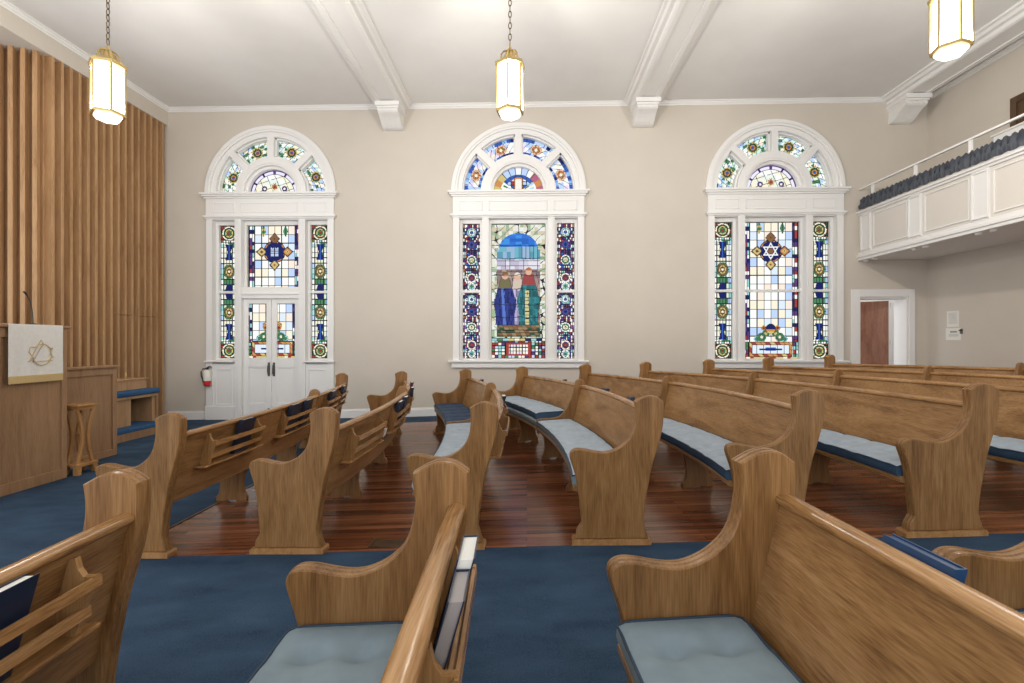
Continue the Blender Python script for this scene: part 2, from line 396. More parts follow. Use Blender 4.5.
# ------------------------------------------------------------------ cushions
def cushion(label, cv, y0, y1, top, side, z0=.375, th=.068, pitch=.29, piping=True, u0=.06, u1=.468, depth=.036, group=None):
    if y1 < y0: y0, y1 = y1, y0
    ym = (y0 + y1) / 2; org = cv.P(ym, .25, z0)
    root = thing('seat_cushion', org, label, 'cushion', group)
    nb = max(1, int((y1 - y0) / pitch)); st = (y1 - y0) / nb
    bts = [(y0 + st * (i + .5), u) for i in range(nb) for u in (u0 + .125, u1 - .12)]
    ny = max(6, int((y1 - y0) / .032)); nu = 16
    def top_z(y, u):
        e = min(u - u0, u1 - u, .06) / .06; ey = min(y - y0, y1 - y, .05) / .05
        h = th * (0.80 + .20 * sqrt(max(0, 1 - (1 - e) ** 2))) * (0.9 + .1 * sqrt(max(0, 1 - (1 - ey) ** 2))) + .010
        for by, bu in bts:
            if abs(by - y) < .2:
                r2 = (by - y) ** 2 + (bu - u) ** 2; h -= depth * exp(-r2 / .0018) + depth * .6 * exp(-abs(by - y) / .022) * exp(-((bu - u) / .13) ** 2)
        return z0 + h
    mb = MB(); rings = []
    for i in range(ny + 1):
        y = y0 + (y1 - y0) * i / ny
        r = [cv.P(y, u0 + .008, z0), cv.P(y, u0 - .004, z0 + th * .4)]
        for j in range(nu + 1):
            u = u0 + (u1 - u0) * j / nu; r.append(cv.P(y, u, top_z(y, u)))
        r += [cv.P(y, u1 + .003, z0 + th * .4), cv.P(y, u1 - .006, z0)]
        rings.append(r)
    n = len(rings[0])
    for i in range(ny):
        for j in range(n):
            k = (j + 1) % n; mi = 0 if 2 <= j < n - 3 else 1
            mb.add([rings[i][j], rings[i][k], rings[i + 1][k], rings[i + 1][j]], [(0, 1, 2, 3)], mi)
    mb.add(rings[0], [tuple(range(n))], 1); mb.add(rings[-1], [tuple(range(n))], 1)
    o = mb.build('cushion_body', [top, side], root, org)
    import bmesh
    bm = bmesh.new(); bm.from_mesh(o.data); bmesh.ops.remove_doubles(bm, verts=bm.verts, dist=1e-5); bmesh.ops.recalc_face_normals(bm, faces=bm.faces)
    bm.to_mesh(o.data); bm.free()
    o.data.polygons.foreach_set('use_smooth', [True] * len(o.data.polygons)); o.data.set_sharp_from_angle(angle=radians(50))
    if piping:
        mb = MB(); pts = []
        N = max(4, ny // 2)
        for i in range(N + 1): y = y0 + (y1 - y0) * i / N; pts.append(cv.P(y, u0, top_z(y, u0) + .002))
        for j in range(1, 9): u = u0 + (u1 - u0) * j / 9; pts.append(cv.P(y1, u, top_z(y1, u) + .002))
        for i in range(N + 1): y = y1 + (y0 - y1) * i / N; pts.append(cv.P(y, u1, top_z(y, u1) + .002))
        for j in range(1, 9): u = u1 + (u0 - u1) * j / 9; pts.append(cv.P(y0, u, top_z(y0, u) + .002))
        mb.tube(pts, .005, 6, closed=True); mb.build('piping', pipe_m, root, org, smooth=60)
    proto = None
    for by, bu in bts:
        p = cv.P(by, bu, top_z(by, bu))
        if proto is None:
            mb = MB(); mb.lathe([(.003, .007), (.009, .006), (.012, .002), (.011, -.003)], 0, 0, 10)
            proto = mb.build('button', top, root, smooth=60); b = proto
        else:
            b = proto.copy(); COL.objects.link(b)
        b.location = (p[0] - org[0], p[1] - org[1], p[2] - org[2])
    return root
nr, fr = (YN + .075, YM - .025), (YM + .025, YF - .075)
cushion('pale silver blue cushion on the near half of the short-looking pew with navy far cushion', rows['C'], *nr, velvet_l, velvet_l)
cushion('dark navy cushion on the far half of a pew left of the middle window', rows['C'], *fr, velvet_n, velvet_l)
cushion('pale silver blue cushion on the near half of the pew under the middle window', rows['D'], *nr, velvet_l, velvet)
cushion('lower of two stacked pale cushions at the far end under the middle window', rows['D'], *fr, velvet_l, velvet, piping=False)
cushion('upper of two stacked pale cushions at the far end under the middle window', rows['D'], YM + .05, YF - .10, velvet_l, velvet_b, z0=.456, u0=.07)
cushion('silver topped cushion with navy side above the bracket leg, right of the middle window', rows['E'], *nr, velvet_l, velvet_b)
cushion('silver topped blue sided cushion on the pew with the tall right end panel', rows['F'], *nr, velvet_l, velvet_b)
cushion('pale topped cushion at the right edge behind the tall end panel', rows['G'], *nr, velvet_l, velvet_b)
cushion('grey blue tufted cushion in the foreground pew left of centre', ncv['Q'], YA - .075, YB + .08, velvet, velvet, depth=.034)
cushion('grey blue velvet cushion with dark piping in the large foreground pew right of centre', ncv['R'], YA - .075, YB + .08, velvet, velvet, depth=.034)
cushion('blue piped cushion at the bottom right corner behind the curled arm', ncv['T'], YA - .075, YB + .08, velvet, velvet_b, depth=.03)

# ------------------------------------------------------------------ books in racks
def book(label, cv, y, w=.15, h=.235, t=.030, off=.018, cover=navy, pg=paper, lean=.10, zb=.550, name='book', spine=-1):
    org = cv.P(y, ub(zb) + off, zb)
    root = thing(name, org, label, 'book')
    def Q(a, b, c):     # a along the pew, b thickness outward, c height
        return cv.P(y + a, ub(zb + c) + off + b + lean * c * .35, zb + c)
    def bx(mb, a0, a1, b0, b1, c0, c1):
        vs = [Q(a, b, c) for c in (c0, c1) for b in (b0, b1) for a in (a0, a1)]
        mb.add(vs, [(0, 2, 3, 1), (4, 5, 7, 6), (0, 1, 5, 4), (2, 6, 7, 3), (0, 4, 6, 2), (1, 3, 7, 5)])
    mb = MB()
    bx(mb, -w / 2, w / 2, 0, .003, 0, h); bx(mb, -w / 2, w / 2, t - .003, t, 0, h); q = sorted((spine * w / 2, spine * (w / 2 - .004))); bx(mb, q[0], q[1], .003, t - .003, 0, h)
    mb.build('cover', cover, root, org)
    mb = MB(); q = sorted((spine * (w / 2 - .005), -spine * (w / 2 - .006))); bx(mb, q[0], q[1], .0032, t - .0032, .004, h - .004); mb.build('pages', pg, root, org)
    return root
A, B, C, D, E = rows['A'], rows['B'], rows['C'], rows['D'], rows['E']
book('navy book in the first rack of the pew nearest the lectern', A, 4.05, h=.27, w=.20, t=.035)
book('navy book, left one of two in the second rack of the pew nearest the lectern', A, 4.98, h=.275, w=.24, t=.036)
book('navy book, right one of two in the second rack of the pew nearest the lectern', A, 5.36, h=.275, w=.2, t=.036)
book('navy book in the third rack of the pew nearest the lectern, by its divider', A, 6.42, h=.27, w=.26, t=.036)
book('navy book in the farthest rack of the pew nearest the lectern', A, 7.24, h=.27, w=.26, t=.036)
book('navy book, nearer of two in the second rack of the second pew seen from behind', B, 5.02, h=.26, w=.22, t=.034)
book('navy pale-edged book, farther of two in the middle rack of the second pew', B, 5.32, h=.275, w=.2, t=.04)
book('navy book in the third rack of the second pew seen from behind', B, 6.4, h=.28, w=.2, t=.04)
book('maroon book in the farthest rack of the second pew seen from behind', B, 7.2, h=.29, w=.2, t=.04, cover=maroon)
o = book('small white booklet lying flat on the rack shelf of the second pew from lectern', B, 4.52, h=.07, w=.10, t=.03, cover=paper, name='booklet')
book('navy book with white page edge on the back of the short-looking pew', C, 5.15, h=.265, w=.2, t=.042, off=.012, lean=.10)
book('navy book just topping the back of the short-looking pew, far half nearer one', C, 6.5, h=.288, w=.12, t=.03, pg=navy)
book('dark book just topping the back of the short-looking pew, far half farther one', C, 7.2, h=.288, w=.12, t=.03, pg=navy)
book('navy book topping the back of the pew under the middle window, nearer one', D, 4.42, h=.288, w=.10, t=.04, zb=.55, pg=navy)
book('navy book topping the back of the pew under the middle window, farther one', D, 5.25, h=.288, w=.16, t=.04, pg=navy)
book('small dark book topping the far half of the pew under the middle window', D, 6.6, h=.288, w=.08, t=.03, pg=navy)
book('navy book with white page edge in the rack of the left foreground pew', ncv['P'], 1.13, h=.262, w=.24, t=.035)
book('book with bright white page edge standing in the central foreground pew rack', ncv['Q'], 1.215, h=.315, w=.145, t=.040, off=.019, lean=.10, spine=1)
book('book with page edge greyed for shade, standing nearer the camera in the central foreground pew rack', ncv['Q'], 1.065, h=.295, w=.145, t=.034, off=.019, pg=shadep, lean=.12, spine=1)
book('blue book topping the back of the large right foreground pew', ncv['R'], 1.19, h=.286, w=.20, t=.027, off=.020, cover=bluec, pg=bluec, lean=.0)

# ------------------------------------------------------------------ floor
mb = MB()
XS = [-9.5, -2.82, -2.7, 0, 2, 4, 6, 7.7]
def fslab(mb, xs, y0, y1, dz, th=.12):
    xs = sorted(set(xs))
    top = [(x, fl(x) + dz) for x in xs]
    mb.loft([[(x, y, z) for x, z in top] + [(x, y, z - th) for x, z in reversed(top)] for y in (y0, y1)])
fslab(mb, [-2.80, -2.7, 0, 4, 7.7], YN + .02, 8.85, 0.0)
o = mb.build('floor', floorm); tag(o, 'dark red-brown strip wood floor under the curved pews', 'floor', kind='structure')
mb = MB()
fslab(mb, [-9.5, -2.7, 0, 4, 7.7], REAR, YN + .02, -0.002); fslab(mb, [-9.5, -2.80], YN + .02, 8.85, -.002); fslab(mb, [-9.5, -2.7, 0, 4, 7.7], 8.85, WY + .3, -.002)
o = mb.build('floor_carpet', carpetm); tag(o, 'blue carpet over the aisles and the platform area', 'carpet', kind='structure')
mb = MB(); fslab(mb, [-2.82, -2.80], YN + .02, 8.85, .006, .05)
o = mb.build('trim_1', darkw); tag(o, 'dark edging strip between wood floor and carpet at left', 'trim', kind='structure')
mb = MB(); vx = unx(393, 3.42)
for i in range(7): mb.box(vx - .14, vx + .14, 3.37 + i * .017, 3.379 + i * .017, fl(vx) + .0, fl(vx) + .008)
mb.box(vx - .155, vx - .14, 3.36, 3.49, fl(vx) - .004, fl(vx) + .009); mb.box(vx + .14, vx + .155, 3.36, 3.49, fl(vx) - .004, fl(vx) + .014)
o = mb.build('floor_vent', darkw, org=(vx, 3.43, fl(vx))); tag(o, 'small dark slotted floor vent in the wood floor beside the aisle', 'vent')

# ------------------------------------------------------------------ walls, ceiling
WC = [unx(270.7, WY), unx(518.3, WY), unx(774.6, WY)]
SPR = 4.26; HR = 1.20
XL, XR = -7.03, 7.5
def opening_wall(mb, x0, x1, zb_list, doors):
    """wall slab with arch-headed holes; zb: list of (centre, sill z)"""
    xs = [x0]
    y0, y1 = WY, WY + .32
    def strip(a, b, za, zb): mb.box(a, b, y0, y1, za, zb)
    cur = x0
    items = sorted([('w', c, s) for c, s in zb_list] + [('d', a, (b, t)) for a, b, t in doors], key=lambda q: q[1])
    for it in items:
        if it[0] == 'w':
            c, s = it[1], it[2]
            strip(cur, c - HR, -.4, CEIL + .1)
            if s is not None: strip(c - HR, c + HR, -.4, s)
            n = 28
            for i in range(n):
                a0, a1 = pi - pi * i / n, pi - pi * (i + 1) / n
                xa, xb = c + HR * cos(a0), c + HR * cos(a1); za, zb = SPR + HR * sin(a0), SPR + HR * sin(a1)
                vs = [(xa, y0, za), (xb, y0, zb), (xb, y0, CEIL + .1), (xa, y0, CEIL + .1), (xa, y1, za), (xb, y1, zb), (xb, y1, CEIL + .1), (xa, y1, CEIL + .1)]
                mb.add(vs, [(0, 1, 2, 3), (7, 6, 5, 4), (0, 4, 5, 1)])
            cur = c + HR
        else:
            a, (b, t) = it[1], it[2]
            strip(cur, a, -.4, CEIL + .1); strip(a, b, t, CEIL + .1); cur = b
    strip(cur, x1, -.4, CEIL + .1)
DX0, DX1 = unx(859, WY), unx(908, WY); DZ = unz(297, 6.7, WY)
mb = MB(); opening_wall(mb, -9.5, XR + .3, [(WC[0], None), (WC[1], .97), (WC[2], .97)], [(DX0, DX1, DZ)])
o = mb.build('wall_back', wallm); tag(o, 'beige plaster wall holding the three stained glass windows', 'wall', kind='structure')
mb = MB(); mb.box(XR, XR + .3, REAR, WY + .01, -.3, CEIL + .1)
o = mb.build('wall_right', wallm); tag(o, 'beige wall at right below and behind the balcony', 'wall', kind='structure')
mb = MB(); mb.box(-9.8, XR + .3, REAR, WY + .32, CEIL, CEIL + .2)
o = mb.build('ceiling', ceilm); tag(o, 'white plaster ceiling between the beams', 'ceiling', kind='structure')
# soffit band over the slat wall
SOF = EYE + 4.23
mb = MB(); mb.box(-9.8, XL, REAR, WY, SOF, CEIL)
o = mb.build('wall_left', wallm); tag(o, 'beige upper wall band above the wooden slat screen', 'wall', kind='structure')
# slat screen
mb = MB()
YC = 7.2; pitch = .150
mb.box(XL - .16, XL - .12, YC - .02, WY, fl(XL) - .02, SOF)
n = int((WY - YC) / pitch); zseam = unz(316, XL, 8.9)
for i in range(n + 1):
    y = YC + i * pitch
    if y + .03 > WY: break
    if y > 8.25 and y < 9.45:
        mb.box(XL - .12, XL - .005, y, y + .046, fl(XL) - .02, zseam - .008); mb.box(XL - .12, XL - .005, y, y + .046, zseam + .008, SOF)
    else: mb.box(XL - .12, XL - .005, y, y + .046, fl(XL) - .02, SOF)
dx, dy = -.90, -.43     # return of the screen, turning away to the left
for i in range(1, 16):
    bx_, by_ = XL + dx * i * .135, YC + dy * i * .135
    q = [(bx_, by_), (bx_ + dx * .052, by_ + dy * .052), (bx_ + dx * .052 - dy * .1, by_ + dy * .052 + dx * -.1 * -1), (bx_ - dy * .1, by_ + dx * .1 * 1)]
    nx_, ny_ = -dy, dx
    q = [(bx_, by_), (bx_ + dx * .055, by_ + dy * .055), (bx_ + dx * .055 - nx_ * -.1, by_ + dy * .055 - ny_ * -.1), (bx_ + nx_ * .1, by_ + ny_ * .1)]
    mb.prism(q, lambda p, t: (p[0], p[1], t), fl(XL) - .05, SOF)
q = [(XL - .12, YC), (XL - .12 + dx * 2.4, YC + dy * 2.4), (XL - .12 + dx * 2.4, YC + dy * 2.4 + .05), (XL - .12, YC + .05)]
mb.prism(q, lambda p, t: (p[0], p[1], t), fl(XL) - .05, SOF)
o = mb.build('wall_left_screen', slatw); tag(o, 'tall screen of vertical brown wooden slats on the left wall', 'slat wall', kind='structure')

# crown, baseboards
mb = MB()
CR = [(a * .62, .13 - (.13 - b) * .62) for a, b in [(0, 0), (.02, .0), (.03, .03), (.06, .055), (.07, .09), (.10, .105), (.10, .13), (0, .13)]]
mb.prism(CR, lambda p, t: (t, WY - p[0], CEIL - .13 + p[1]), XL, XR)
o = mb.build('trim_2', white); tag(o, 'white crown moulding along the top of the window wall', 'trim', kind='structure')
mb = MB(); mb.prism(CR, lambda p, t: (XL + p[0], t, CEIL - .13 + p[1]), REAR, WY)
o = mb.build('trim_3', white); tag(o, 'white crown moulding above the beige band at left', 'trim', kind='structure')
mb = MB(); mb.prism(CR, lambda p, t: (XR - p[0], t, CEIL - .13 + p[1]), REAR, WY)
o = mb.build('trim_4', white); tag(o, 'white crown moulding above the balcony wall', 'trim', kind='structure')
mb = MB()
BP = [(0, -.03), (.022, -.03), (.022, .13), (.012, .15), (.012, .16), (0, .165)]
for a, b in ((XL, WC[0] - 1.30), (WC[0] + 1.30, DX0 - .14), (DX1 + .14, XR)):
    mb.loft([[(x, WY - p[0], p[1] + fl(x)) for p in BP] for x in [a + (b - a) * i / 6 for i in range(7)]])
o = mb.build('baseboard_back', white); tag(o, 'white baseboard along the window wall', 'baseboard', kind='structure')
mb = MB(); mb.prism(BP, lambda p, t: (XR - p[0], t, p[1] + fl(XR)), REAR, WY - .02)
o = mb.build('baseboard_right', white); tag(o, 'white baseboard along the right wall', 'baseboard', kind='structure')

# beams with corbels
for i, (bx_, wh) in enumerate(((-2.57, 'left'), (2.20, 'middle'), (6.98, 'right'))):
    zb = CEIL - .15
    prof = [(-.36, CEIL + .01), (-.36, CEIL - .03), (-.32, CEIL - .04), (-.29, CEIL - .075), (-.235, CEIL - .085), (-.225, zb + .015), (-.195, zb), (-.125, zb), (-.12, zb + .016), (-.115, zb + .016),
            (.115, zb + .016), (.12, zb + .016), (.125, zb), (.195, zb), (.225, zb + .015), (.235, CEIL - .085), (.29, CEIL - .075), (.32, CEIL - .04), (.36, CEIL - .03), (.36, CEIL + .01)]
    mb = MB(); mb.prism(prof, lambda p, t: (bx_ + p[0], t, p[1]), REAR, WY)
    o = mb.build('ceiling_beam', white, org=(bx_, 1, zb)); tag(o, 'white moulded ceiling beam, the %s of three, running to the window wall' % wh, 'beam', kind='structure')
    mb = MB()
    w = .19
    mb.box(bx_ - .225, bx_ + .225, WY - .50, WY, zb - .075, zb - .0); mb.box(bx_ - .205, bx_ + .205, WY - .46, WY, zb - .105, zb - .075)
    sc = [(0, -.105), (.44, -.105), (.445, -.14), (.42, -.18), (.36, -.20), (.30, -.225), (.22, -.275), (.16, -.32), (.10, -.345), (.05, -.35), (0, -.345)]
    cb = mb.build('corbel', white, org=(bx_, WY, zb)); tag(cb, 'white scrolled corbel under the %s ceiling beam' % wh, 'corbel', kind='structure')
    def cprism(poly, a, b, nm, o_):     # strips from the wall to the scroll curve keep the sides solid
        rings = []
        for p in poly[1:]: rings.append([(a, WY - p[0], zb + p[1]), (b, WY - p[0], zb + p[1]), (b, WY, zb + p[1] + .001), (a, WY, zb + p[1] + .001)])
        mb = MB(); mb.loft(rings); mb.build(nm, white, o_, (bx_, WY, zb))
    cur = [(0, -.10)] + [(.44, -.105), (.452, -.125), (.448, -.15), (.42, -.175), (.36, -.195), (.30, -.22), (.23, -.262), (.17, -.305), (.11, -.335), (.06, -.348), (.03, -.35)]
    for k in range(4): cprism(cur, bx_ - w + k * .097, bx_ - w + k * .097 + .080, 'scroll', cb)
    cprism([(p[0] - .012, p[1]) for p in cur], bx_ - w + .004, bx_ + w - .004, 'bracket_core', cb)

# ------------------------------------------------------------------ stained glass
def rnd(*k):
    h = 2166136261
    for q in k: h = ((h ^ (int(q) & 0xffffffff)) * 16777619) & 0xffffffff; h ^= h >> 13
    h = (h * 2654435761) & 0xffffffff; h ^= h >> 15
    return (h & 0xffff) / 65535.0
LEAD = (.018, .016, .015)
WHT, CRM, PBL, TEA = (.93, .93, .88), (.92, .84, .66), (.50, .64, .90), (.30, .62, .60)
NVY, PUR, RED, GRN, DGR, YEL, ORG, BRN, BLU = (.012, .018, .11), (.11, .05, .19), (.36, .05, .04), (.07, .22, .10), (.03, .09, .05), (.62, .51, .20), (.60, .27, .09), (.22, .11, .05), (.04, .11, .42)
def pick(l, *k): return l[int(rnd(*k) * len(l) * .9999)]
def grid_lead(x, y, cw, ch, w=.015): return (x % cw) < w or (y % ch) < w
def medallion(dx, dy, R, cols):
    """rings with spokes; returns colour or None outside"""
    r = sqrt(dx * dx + dy * dy)
    if r > R: return None
    k = int(r / R * len(cols) * .999)
    a = math.atan2(dy, dx)
    if abs(r / R * len(cols) - round(r / R * len(cols))) < .10: return LEAD
    if abs(sin((3 + k % 2 * 2) * a + k)) < .20: return LEAD
    return cols[k]
def side_j(x, y, w, h):         # geometric sidelight; x in 0..w, y from the top in 0..h
    yy = y if y < h / 2 else h - y
    c = w / 2; dx = x - c
    if x < .012 or x > w - .012: return LEAD
    q = yy / (h / 2)
    if q < .225:
        m = medallion(dx, yy - h / 2 * .112, .14, [RED, GRN, YEL, DGR, CRM])
        return m or (LEAD if grid_lead(x, yy, .055, .05) else pick([RED, BRN, DGR], x / .055, yy / .05))
    if q < .27: return LEAD if grid_lead(x, yy, .05, .04) else pick([WHT, TEA, GRN], x / .05, yy / .04, 4)
    if .28 < q < .52 and abs(dx) < .028 + .055 * abs((q - .40) / .12): return NVY if abs(dx) > .006 else BLU
    if .52 < q < .86:
        m = medallion(dx, (yy - h / 2 * .69) * .8, .115, [CRM, BRN, YEL, BRN, GRN])
        if m: return m
    if q > .88 and abs(dx) < .05 + .3 * (q - .88): return NVY
    if grid_lead(x, yy, .058, .105): return LEAD
    e = x < .06 or x > w - .065
    return pick([WHT, TEA, WHT, PBL, (.45, .72, .70)] if e else [WHT, CRM, GRN, (.75, .80, .60)], x / .058, yy / .105, 9)
def emblem(dx, dy, star):
    dx, dy = dx / 1.2, dy / 1.2
    r = sqrt(dx * dx + dy * dy); a = math.atan2(dy, dx)
    for k in range(4):
        b = k * pi / 2; ex, ey = dx - .215 * cos(b), dy - .215 * sin(b)
        er = abs(ex * cos(b) + ey * sin(b)) / 1.15 + abs(-ex * sin(b) + ey * cos(b))
        if er < .09 and r > .15: return LEAD if er > .078 or er < .012 else pick([YEL, ORG, BRN], er / .03, k)
    if r < .185:
        if r > .172: return LEAD
        if r > .155: return pick([ORG, NVY, BRN, NVY], (a + pi) / (pi / 8), 3) if abs(sin(a * 8)) > .12 else LEAD
        if star:
            for sg in (1, -1):
                d = max(-sg * dy, sg * dy * .5 + abs(dx) * .866) - .062
                if abs(d) < .0085: return WHT
            return NVY if r > .045 else BRN
        if abs(dx) < .065 and -.075 < dy < .055 + .02 * abs(cos(dx / .065 * pi)): return LEAD if abs(dx) < .005 or (dy % .025) < .006 else (.50, .60, .80)
        return NVY
    return None
def cells(x, y, w, cw, ch, ox=0):
    if x < .13 or x > w - .13:
        xx = min(x, w - x) - .03
        if xx < .006 or abs(xx - .05) < .006 or xx > .09 or (y % .155) < .008: return LEAD
        return pick([PUR, WHT, PUR, RED, WHT, NVY, WHT] if xx < .05 else [WHT, TEA, WHT, PUR, NVY], y / .0775, xx / .05, 2, x > w / 2)
    if grid_lead(x - .13, y, (w - .26) / 6, ch): return LEAD
    return pick([WHT, WHT, CRM, CRM, PBL, (.70, .80, .93), WHT, (.92, .78, .66)], (x - .13) / ((w - .26) / 6), y / ch, ox)
def centre_up(x, y, w, h, star):
    if y < .015: return LEAD
    e = emblem(x - w / 2, h * .42 - y, star)
    if e: return e
    for s in (-.22, .22):
        dx, dy = abs(x - w / 2 - s), y
        if dy < .22 and dx < .012 + .035 * max(0, sin(dy / .22 * pi)) ** 2: return pick([GRN, YEL, GRN], dy / .05, s > 0) if dx > .004 else LEAD
    return cells(x, y, w, .145, .168)
def centre_lo(x, y, w, h, orb):
    b = h - y
    if b < .03: return pick([CRM, YEL, RED], x / .07)
    if b < .33:
        if .12 < x < w - .12:
            xx, yy = min(x - .12, w - .12 - x), min(b - .03, .33 - b)
            m = min(xx, yy)
            if m < .012: return LEAD
            if m < .055: return LEAD if (x + b) % .09 < .01 else pick([ORG, YEL, RED, ORG], (x + b) / .09)
            if m < .068: return LEAD
            if abs(b - .18) < .02 and abs(x - w / 2) < .22: return NVY
            if abs(b - .18) < .032 and abs(x - w / 2) < .10: return BLU
            return LEAD if (x % .13) < .007 else (.72, .80, .88)
        return LEAD if grid_lead(x, y, .05, .075) else pick([TEA, RED, GRN, WHT, PUR], x / .05, y / .075)
    dx, dy = x - w / 2, b - .33
    if orb and dx * dx + (dy - .24) ** 2 < .0100:
        return LEAD if dx * dx + (dy - .24) ** 2 > .0080 else (NVY if dy > .235 else (YEL if dy < .19 else ORG))
    for s in (-1, 1):
        m = medallion(dx - s * .17, dy - .085, .085, [CRM, GRN, GRN]) or medallion(dx - s * .09, dy - .16, .07, [YEL, GRN]) or medallion(dx - s * .26, dy - .05, .06, [GRN, TEA]) or medallion(dx - s * .13, dy - .26, .05, [RED, ORG])
        if m: return m
    if not orb:
        m = medallion(dx - .12, dy - .30, .075, [ORG, YEL, ORG]) or medallion(dx + .12, dy - .30, .075, [ORG, YEL, ORG])
        if m: return m
    return cells(x, y, w, .145, .172, 5)
def side_f(x, y, w, h):         # richly coloured sidelight of the middle window
    if x < .012 or x > w - .012 or y < .012 or abs(y - h / 2) < .012: return LEAD
    xx = min(x, w - x); hh = h / 2; yy = y % hh
    if xx < .065: return LEAD if grid_lead(xx, yy, .0325, .066) else pick([PUR, WHT, NVY, RED, WHT, (.25, .12, .42), ORG, TEA], xx / .0325, y / .066, 1)
    d = x - w / 2
    for c, R, cs in ((.16, .09, [BLU, WHT, TEA]), (.40, .085, [NVY, BLU, PUR]), (.70, .095, [YEL, CRM, GRN, WHT]), (1.05, .095, [RED, PUR, CRM]), (1.22, .08, [GRN, TEA, WHT])):
        m = medallion(d, yy - c, R, cs)
        if m: return m
    return LEAD if grid_lead(x, yy, .042, .05) else pick([PUR, CRM, PUR, NVY, RED, TEA, BLU, PUR, WHT], x / .042, y / .05, 6)
def scene_f(x, y, w, h):        # a generic group of robed figures under a blue arch
    b = h - y; dx = x - w / 2
    if x < .01 or x > w - .01 or y < .01: return LEAD
    if b < .40:
        if .33 < b: return LEAD if (x % .11) < .01 or b > .39 or b < .34 else pick([BLU, GRN, CRM, YEL, NVY, TEA], x / .11)
        ax = abs(dx); m = max(ax / .26, abs(b - .18) / .13)
        if m < 1: return LEAD if m > .93 else (RED if m > .72 else (LEAD if grid_lead(x, b, .06, .07) else pick([CRM, (.75, .70, .85), WHT], x / .06, b / .07)))
        return LEAD if grid_lead(x, b, .065, .06) else pick([WHT, PUR, TEA, CRM, RED, (.6, .6, .75), GRN], x / .065, b / .06, 8)
    for ly in (.55, .80, 1.05, 1.35, 1.62, 1.95, 2.2):
        if abs(b - ly - .01 * sin(x * 14)) < .006: return LEAD
    # figures: (x, head height, robe half width at hem, robe colour, shoulder colour, hair)
    figs = ((-.26, 1.62, .20, (.030, .042, .20), (.17, .15, .07), BRN), (.20, 1.70, .20, (.03, .17, .19), (.32, .06, .06), (.45, .16, .06)), (-.02, 1.60, .13, (.38, .34, .52), (.60, .50, .40), (.75, .68, .60)))
    for cx, hh, hw, robe, sh, hair in figs:
        ex, hy = dx - cx, b - hh
        if ex * ex + hy * hy * .7 < .0042: return hair if hy > .012 else (.68, .42, .30)
        if .66 < b < hh - .05:
            t = (hh - .05 - b) / (hh - .71); half = .085 + (hw - .085) * min(1, t * 2.2) if t < .45 else hw - .02 * sin(t * 9)
            if abs(ex) < half:
                if abs(abs(ex) - half) < .008 or abs(sin(ex * 30 + b * 3)) < .09 and t > .25: return tuple(q * .35 for q in robe)
                if t < .22: return sh
                if cx > .1 and abs(ex + .03) < .035 and t > .3: return (.62, .55, .28) if (b % .07) > .012 else LEAD
                if cx < -.2 and abs(ex + .06 - t * .05) < .03: return (.10, .18, .52)
                k = .45 + .95 * rnd(ex / .035 + b * 1.5, b / .12, cx * 99); return tuple(q * k for q in robe)
    arch = b < 2.12 or (dx * dx / .145 + (b - 2.12) ** 2 / .105 < 1)
    if abs(dx) < .42 and arch and b > .42:
        if b < .76: return LEAD if grid_lead(x + b * .5, b, .09, .05, .006) else pick([BRN, (.20, .16, .10), (.32, .22, .12), DGR], (x + b * .5) / .09, b / .05)
        if b > 2.18: return pick([(.03, .16, .60), (.05, .26, .72), (.02, .12, .48)], x / .12, b / .06)
        if b > 1.93: return LEAD if grid_lead(x, b, .075, .13, .005) else pick([(.16, .42, .52), (.30, .44, .62), (.10, .30, .40)], x / .075, b / .13)
        if b > 1.74: return LEAD if grid_lead(x, b, .09, .10, .006) else pick([(.62, .58, .70), (.72, .70, .76), (.50, .46, .58)], x / .09, b / .10)
        return LEAD if grid_lead(x + .02 * sin(b * 20), b, .10, .12, .008) else pick([(.34, .24, .22), (.26, .18, .18), (.42, .32, .26), (.20, .14, .16)], x / .10, b / .12)
    r = abs(sin(x * 21 + 3 * sin(b * 9)) + sin(b * 19 + 2 * sin(x * 11)))
    return LEAD if r < .16 else pick([(.72, .74, .62), (.35, .45, .30), (.62, .55, .40), (.80, .78, .74)], x / .07, b / .08, 4)
def lun_j(r, a, R):
    if r > R - .012: return LEAD
    if r > R - .095:
        if r < R - .085 or abs(sin(a * 6)) < .07: return LEAD
        return PUR if abs(sin(a * 6)) < .30 or abs(r - R + .025) < .012 else (.80, .78, .92)
    x, y = r * cos(a), r * sin(a)
    m = medallion(x, y - .16, .075, [RED, ORG, CRM]) or medallion(x - .2, y - .12, .055, [WHT, PUR]) or medallion(x + .2, y - .12, .055, [WHT, PUR])
    if m: return m
    return LEAD if abs(sin(x * 19 + y * 8)) < .10 or abs(sin(y * 20 - x * 6)) < .10 else pick([CRM, WHT, (.80, .86, .78), (.90, .88, .66)], x / .1, y / .1)
def lun_f(r, a, R):
    x, y = r * cos(a), r * sin(a)
    if r > R - .01: return LEAD
    m = max(abs(x) / .085, abs(y - .17) / .14)
    if m < 1: return LEAD if m > .9 else (ORG if m > .7 else (.90, .84, .74))
    if r > .36: return LEAD if abs(sin(a * 11)) < .12 else pick([BLU, PBL, WHT, PBL] if .9 < a < 2.25 else [BLU, ORG, YEL, (.45, .12, .22)], a * 11 / pi)
    if r > .28 and .7 < a < 2.4: return BLU if abs(sin(a * 9)) > .12 else LEAD
    if a < .65 or a > 2.5: return LEAD if abs(sin(r * 40)) < .12 else pick([WHT, GRN, PBL, CRM], r / .08, a * 8)
    return LEAD if grid_lead(x + 9, y, .075, .07) else pick([BLU, RED, (.80, .55, .55), WHT, PBL], x / .075 + 9, y / .07)
